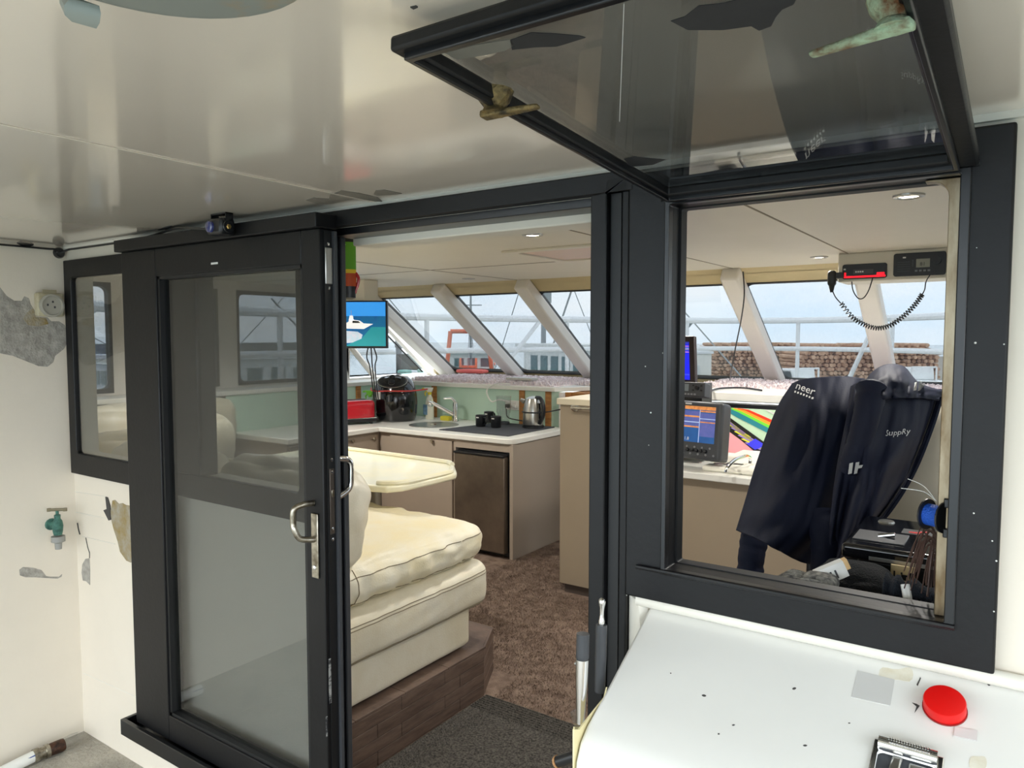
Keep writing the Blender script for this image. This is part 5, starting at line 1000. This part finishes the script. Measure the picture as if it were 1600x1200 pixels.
MB().box((XW+.03, sy-.03, sz+.045), (XW+.034, sy+.02, sz+.058)).build('label', M('tan_label', (160, 150, 124), .6), sk2); MB().box((XW+.03, sy-.006, sz-hh+.006), (XW+.0335, sy+.016, sz-hh+.016)).build('seal_button', BLKP, sk2, bevel=.001)
# garden tap
tw = at(80, 819, 0, XW); tpg = empty('wall_tap', tw, 'weathered green brass garden tap on the left wall', 'tap'); PAT = M('green_patina', (84, 132, 118), .7, .3, c2=(48, 84, 78), vs=50, bump=.4)
k = tw+V((.055, 0, 0)); 
MB().lathe([(.024, 0), (.022, .01), (.013, .012), (.013, .05)], tw, 14, axis=(EY, EZ, EX)).build('wall_pipe', PAT, tpg, smooth=True)
MB().lathe([(.015, -.035), (.018, -.02), (.02, 0), (.017, .02), (.011, .03), (.012, .045), (.006, .048), (.006, .062)], k, 14).build('valve_body', PAT, tpg, smooth=True)
u = V((.75, .66, 0)); MB().tube([k+V((0, 0, .066))-u*.03, k+V((0, 0, .066))+u*.03], .006, 8).lathe([(.008, -.006), (.008, .006)], k+V((0, 0, .066))-u*.03, 8).lathe([(.008, -.006), (.008, .006)], k+V((0, 0, .066))+u*.03, 8).build('tee_handle', M('dull_bronze', (130, 122, 100), .5, .6), tpg, smooth=True)
GP = M('grey_hose_connector', (150, 150, 146), .5); MB().lathe([(.025, -.04), (.025, -.062), (.016, -.066), (.013, -.068), (.012, -.092), (.009, -.093)], k, 18).build('hose_connector', GP, tpg, smooth=True)
# hose on deck
hz_ = .028; hsn = empty('deck_hose', at(60, 1185, 2, hz_), 'white hose with blue stripe and metal fitting on deck', 'hose')
h0 = at(-120, 1262, 2, hz_); h1 = at(0, 1208, 2, hz_); h2 = at(52, 1182, 2, hz_); h3 = at(100, 1163, 2, hz_); h4 = at(126, 1150, 2, hz_)
MB().tube([h0, h1, h2], .022, 14).build('hose', M('white_hose', (236, 236, 232), .35), hsn, smooth=True)
tdir = (h2-h1).normalized(); vdir = (CAM-h1).normalized(); sdv = (vdir-tdir*vdir.dot(tdir)).normalized()
MB().tube([h0+sdv*.0205, h2+sdv*.0205], .003, 6).build('blue_stripe', M('blue_stripe', (30, 70, 150), .4), hsn)
BR = M('rusty_fitting', (96, 66, 50), .5, .6, c2=(40, 32, 30), vs=40)
MB().tube([h2, h2.lerp(h3, .18), h2.lerp(h3, .2), h2.lerp(h3, .36), h2.lerp(h3, .38), h2.lerp(h3, .5)], [.026, .026, .022, .022, .027, .027], 16).build('hose_clamp', NICKEL, hsn, smooth=True)
MB().tube([h2.lerp(h3, .5), h2.lerp(h3, .55), h2.lerp(h3, .92), h3], [.021, .024, .025, .023], 16).build('fitting', BR, hsn, smooth=True)
MB().tube([h3, h3.lerp(h4, .5), h4], [.024, .026, .02], 14, caps=False).build('clear_sleeve', G_CLEAR, hsn, smooth=True)
# grey round fitting on the ceiling (top left) with its bracket
c = at(235, 24, 2, 1.96); fwd = V((CAM.x-c.x, CAM.y-c.y, 0)).normalized(); R0 = .13; cf = c+fwd*R0
cfx = empty('ceiling_fitting', V((cf.x, cf.y, ZC)), 'weathered grey round ceiling fitting at the top left', 'fitting')
GF = M('weathered_grey_metal', (150, 156, 150), .5, .3, c2=(176, 150, 110), vs=6, lo=.28, hi=.4)
MB().lathe([(.10, .05), (.12, .03), (R0, .012), (R0, .002), (R0-.012, 0), (.02, -.003)], V((cf.x, cf.y, 1.96)), 40).build('dome', GF, cfx, smooth=True)
p = at(112, 2, 2, 1.97); q = at(150, 26, 2, 1.95); MB().tube([V((p.x, p.y, ZC)), p, at(118, 16, 2, 1.95), q], .011, 8).build('bracket', GF, cfx, smooth=True)
# batten lamps under the cockpit roof behind the viewer, they show as reflections in the door glass
def batten_lamp(x, y, ln, lab, en):
    e = empty('batten_lamp', (x, y, ZC), lab, 'light', None)
    MB().box((x-ln/2, y-.035, ZC-.03), (x+ln/2, y+.035, ZC)).build('housing', WTOP, e, bevel=.004)
    MB().box((x-ln/2+.03, y-.026, ZC-.042), (x+ln/2-.03, y+.026, ZC-.03)).build('diffuser', M('lit_diffuser', (250, 252, 244), .5, emit=6), e, bevel=.006)
batten_lamp(-2.0, -2.35, 1.1, 'long lit batten lamp under the aft cockpit roof', 6)
# ================================================================== OUTSIDE
SEAZ = -2.0
WATER = M('harbour_water', (120, 140, 142), .12, c2=(96, 118, 122), vs=.4, bump=.5, bs=3)
tag(MB().add([(-400, -400, SEAZ), (400, -400, SEAZ), (400, 400, SEAZ), (-400, 400, SEAZ)], [(0, 1, 2, 3)]).build('sea', WATER, loc=(0, 0, SEAZ)), 'grey green harbour water around the boats', kind='structure')
q0 = S(1085, 600, 34); 
quay = [V((-42, 44, 0)), V((60, 30, 0)), V((120, 160, 0)), V((-60, 160, 0))]
tag(MB().prism([V((p.x, p.y, SEAZ-.3)) for p in quay], (0, 0, .35)).build('quay', M('quay_gravel', (168, 160, 148), .95, c2=(142, 134, 122), vs=3), loc=(0, 40, SEAZ)), 'pale gravel quay with log piles', kind='structure')
QZ = SEAZ+.05
# own bow: foredeck, hull sides and rails
tag(MB().prism([V((-6.3, .2, .6)), V((-6.3, 5.2, .6)), V((-5.1, 8.2, .6)), V((-2.9, 10, .6)), V((-.8, 8.6, .6)), V((.6, 5.2, .6)), V((.6, 4.9, .6)), V((-5.3, 4.9, .6)), V((-5.35, .2, .6))], (0, 0, .1)).build('foredeck', WHITE), 'white foredeck and side deck of the boat', kind='structure')
rp_ = [V((-6.15, -.5, 0)), V((-6.2, 2.5, 0)), V((-6.15, 5.2, 0)), V((-5.0, 8.1, 0)), V((-2.9, 10.0, 0)), V((-.85, 8.65, 0)), V((.4, 6.0, 0)), V((.75, 4.0, 0))]
rl_ = empty('bow_rail', (-2.9, 9, .7), 'white tubular bow rail around the foredeck', 'railing')
sm = smoothpath(rp_, 80)
MB().tube([p+EZ*1.9 for p in sm], .045, 8).build('top_rail', RAILW, rl_, smooth=True); MB().tube([p+EZ*1.48 for p in sm], .034, 8).build('mid_rail', RAILW, rl_, smooth=True)
for i, t in enumerate((.07, .19, .3, .4, .49, .58, .67, .76, .86, .95)):
    p = catmull(rp_, t); MB().cyl(p+EZ*.68, p+EZ*1.9, .03, n=8).build('stanchion', RAILW, rl_, smooth=True)
for t0, t1 in ((.33, .38), (.44, .48), (.62, .655), (.72, .745), (.2, .24), (.09, .13)):
    p, q = catmull(rp_, t0), catmull(rp_, t1); MB().cyl(p+EZ*.7, q+EZ*1.88, .03, n=8).build('diagonal_stay', RAILW, rl_, smooth=True)
# dark panel hung on the bow rail
c = S(648, 561, 8.95); tag(MB().hexa([c+RT*a+FW*t*.5+EZ*z for z in (-.133, .145) for a, t in ((-.163, 0), (.163, 0), (.163, .05), (-.163, .05))]).build('rail_panel', M('dark_panel', (84, 92, 92), .6)), 'dark grey panel hung on the port bow rail', 'panel')
tag(MB().cyl(V((S(623, 535, 8.6).x, S(623, 535, 8.6).y, .7)), S(623, 535, 8.6), .034).lathe([(.046, 0), (.046, .17), (.023, .18)], S(623, 543, 8.6), 12).build('deck_post', GREYP, smooth=True), 'slim grey post with capped head beside the rail panel', 'post')
# log piles (far away)
def pile(x0, x1, dp, rows, nm, lab, seed, slope=0, drop=0):
    r_ = random.Random(seed); m = MB(); a = S(x0, 523, dp); b_2 = S(x1, 523, dp+slope); ln = (b_2-a); n = int(ln.length/.36); u = ln.normalized(); d = V((-u.y, u.x, 0))
    for j in range(rows):
        for i in range(n):
            if j > rows-3 and r_.random() < .3+.2*(j-rows+2): continue
            p = a+u*(.36*i+.18*(j % 2)); p.z = QZ+.17+.31*j; r = r_.uniform(.13, .18); s_ = r_.uniform(-.5, .3)
            m.cyl(p+d*s_, p+d*(s_+5), r, n=7)
    return tag(m.build(nm, M('log_ends', (226, 190, 160), .9, c2=(160, 120, 94), vs=2.2), loc=a), lab, 'log pile', kind='stuff')
pile(1117, 1252, 66, 10, 'log_pile', 'brown log pile on the quay left of the jacket', 1); pile(1255, 1475, 58, 10, 'log_pile', 'taller brown log pile on the quay behind the utes', 2)
# white shed
c = S(1086, 560, 45); u = RT
sh_ = empty('quay_shed', V((c.x, c.y, QZ)), 'plain white quay shed left of the log piles', 'shed')
def ob(o, x0, x1, y0, y1, z0, z1, U=RT, W=None):
    W = W or V((-U.y, U.x, 0)); return MB().hexa([V((o.x, o.y, 0))+U*x+W*y+EZ*z for z in (z0, z1) for x, y in ((x0, y0), (x1, y0), (x1, y1), (x0, y1))])
ob(c, -1.6, 1.0, 0, 4, QZ, QZ+2.6).build('walls', WTOP, sh_); ob(c, -1.7, 1.1, -.1, 4.1, QZ+2.6, QZ+2.75).build('roof', RAILW, sh_); ob(c, -.5, .3, -.03, 0, QZ, QZ+1.9).build('door', M('pale_door', (212, 216, 216), .6), sh_)
# utes
def ute(x, dp, lab, ang):
    c = S(x, 560, dp); c = V((c.x, c.y, QZ)); U = V((math.cos(ang), math.sin(ang), 0)); W = V((-U.y, U.x, 0)); e = empty('ute', c, lab, 'vehicle'); WP = M('white_car_paint', (240, 242, 242), .25, coat=.6)
    def o3(x0, x1, y0, y1, z0, z1, xs=(0, 0)): return MB().hexa([c+U*xx+W*yy_+EZ*z for z, k_ in ((z0, 0), (z1, 1)) for xx, yy_ in ((x0+(xs[0] if k_ else 0), y0), (x1+(xs[1] if k_ else 0), y0), (x1+(xs[1] if k_ else 0), y1), (x0+(xs[0] if k_ else 0), y1))])
    o3(-2.5, 2.5, -.85, .85, .45, 1.0).build('body', WP, e, bevel=.08); o3(-.7, 1.5, -.8, .8, 1.0, 1.75, (.15, -.6)).build('cab', WP, e, bevel=.08)
    o3(-.6, 1.1, -.83, .83, 1.1, 1.6, (.2, -.35)).build('side_window', M('car_glass', (70, 84, 92), .1), e); o3(-.66, -.45, -.7, .7, 1.1, 1.6, (.12, .1)).build('rear_window', M('car_glass', (70, 84, 92), .1), e); o3(1.0, 1.3, -.7, .7, 1.08, 1.62, (-.4, -.42)).build('windscreen', M('car_glass', (70, 84, 92), .1), e)
    for k_ in (-1, 1): MB().tube([c+U*-.9+W*(.78*k_)+EZ*1.0, c+U*-.95+W*(.74*k_)+EZ*1.78], .06, 6).build('rack_post', WP, e)
    MB().tube([c+U*-.95+W*.74+EZ*1.78, c+U*-.95-W*.74+EZ*1.78], .06, 6).build('rack_bar', WP, e)
    for xx in (-1.6, 1.6):
        for k_ in (-1, 1): MB().lathe([(.36, -.1), (.38, 0), (.36, .1)], c+U*xx+W*(.8*k_)+EZ*.37, 16, axis=(U, EZ, W)).build('wheel', BLKP, e, smooth=True)
ute(1246, 44, 'white ute parked on the quay left of the jacket hood', 2.5); ute(1432, 46, 'white ute parked on the quay right of the jacket hood', 2.15)
# fishing boats
def boat(x, dp, ang, lab, house, mast, gantry, extra=0):
    c = S(x, 560, dp); c = V((c.x, c.y, SEAZ)); U = V((math.cos(ang), math.sin(ang), 0)); W = V((-U.y, U.x, 0)); e = empty('fishing_boat', c, lab, 'boat')
    pr_ = [(-7, -1.9), (3, -2.1), (6, -1.2), (7.6, 0), (6, 1.2), (3, 2.1), (-7, 1.9)]
    MB().add([c+U*(x_*.93)+W*(y_*.8)+EZ*-.2 for x_, y_ in pr_]+[c+U*x_+W*y_+EZ*(1.15+.5*max(0, x_/7)) for x_, y_ in pr_], [tuple(range(6, -1, -1)), tuple(range(7, 14))]+[(i, (i+1) % 7, 7+(i+1) % 7, 7+i) for i in range(7)]).build('hull', M(*house[1]), e)
    def o3(x0, x1, y0, y1, z0, z1): return MB().hexa([c+U*xx+W*yy_+EZ*z for z in (z0, z1) for xx, yy_ in ((x0, y0), (x1, y0), (x1, y1), (x0, y1))])
    h0, h1, hz0 = house[0]
    hs_ = o3(h0, h1, -1.5, 1.5, 1.1, hz0).build('deckhouse', M('boat_white', (240, 240, 236), .5), e, bevel=.05); o3(h0-.3, h1+.3, -1.7, 1.7, hz0, hz0+.12).build('roof', M('boat_white', (240, 240, 236), .5), e)
    n = int((h1-h0)/.8)
    for i in range(n):
        for s_ in (-1, 1): o3(h0+.2+.8*i, h0+.7+.8*i, 1.5*s_-.03, 1.5*s_+.03, hz0-.85, hz0-.3).build('window', M('teal_window', (60, 110, 116), .2), hs_)
    for i in range(3):
        for xe in (h0, h1): o3(xe-.03, xe+.03, -1.2+.85*i, -.6+.85*i, hz0-.85, hz0-.3).build('window', M('teal_window', (60, 110, 116), .2), hs_)
    MG = M('galvanised_mast', (150, 158, 160), .5)
    for mx_, my_, mh, r in mast:
        b0 = c+U*mx_+W*my_+EZ*1.0; MB().tube([b0, b0+EZ*mh], [r, r*.6], 8).build('mast', MG, e); MB().tube([b0+EZ*mh*.72-W*.7, b0+EZ*mh*.72+W*.7], r*.4, 6).build('crosstree', MG, e)
        for dx in (-5.5, 5.5): MB().tube([b0+EZ*mh*.95, c+U*(mx_+dx)+EZ*1.5], .022, 4).build('stay', MG, e)
        MB().tube([b0+EZ*1.2, b0+U*-2.6+EZ*(mh*.6)], .04, 6).build('boom', MG, e)
        MB().tube([b0+EZ*mh*.5-U*.3, b0+EZ*mh*.5-U*.3+EZ*.6], .18, 8).build('radar_reflector', MG, e)
    if gantry:
        OG = M('orange_gantry', (232, 112, 70), .5); gx, gh = gantry
        for k_ in (-1, 1): MB().tube([c+U*gx+W*(1.4*k_)+EZ*1.0, c+U*(gx+.3)+W*(1.1*k_)+EZ*gh], .13, 8).build('gantry_leg', OG, e)
        MB().tube([c+U*(gx+.3)+W*1.1+EZ*gh, c+U*(gx+.3)-W*1.1+EZ*gh], .13, 8).build('gantry_beam', OG, e)
        MB().lathe([(.7, -.5), (.75, -.4), (.3, -.38), (.3, .38), (.75, .4), (.7, .5)], c+U*(gx-1.2)+EZ*1.75, 18, axis=(U, EZ, W)).build('net_drum', OG, e)
        for k_ in (-1, 1): MB().tube([c+U*(gx-1.5)+W*(1.5*k_)+EZ*2.1, c+U*(gx+1.0)+W*(1.5*k_)+EZ*2.1], .05, 6).build('deck_rail', OG, e)
boat(905, 27, 2.6, 'white fishing boat with teal windows seen through the windscreen', ((-3.8, 1.6, 3.3), ('boat_hull_grey', (186, 194, 196), .5)), [(2.9, 0, 8.0, .12), (-4.6, .5, 5.2, .07)], None)
boat(735, 46, 2.2, 'trawler with orange gantry and net drum', ((2.0, 4.2, 2.6), ('boat_hull_teal', (96, 140, 140), .5)), [(1.0, 0, 6.5, .09)], (-2.5, 4.0))
boat(400, 27, 1.2, 'grey trawler alongside, seen through the sliding door glass', ((-2.5, 2.0, 2.9), ('boat_hull_grey', (186, 194, 196), .5)), [(3.2, 0, 6.8, .11), (-3.6, .3, 4.8, .07)], None)
boat(150, 30, 1.4, 'moored blue workboat seen through the left fixed window', ((0, 3.5, 2.6), ('boat_hull_blue', (60, 120, 170), .5)), [(-2.0, 0, 4.0, .07)], None)
tag(MB().prism([V((-160, 150, SEAZ)), V((-150, -60, SEAZ)), V((-165, -60, SEAZ)), V((-175, 150, SEAZ))], (0, 0, 2.2)).build('breakwater', M('grey_breakwater', (128, 136, 134), .9, var=.3, vs=.5)), 'low grey breakwater across the harbour', kind='structure')
for o in bpy.data.objects:
    if '_b' in o: del o['_b']
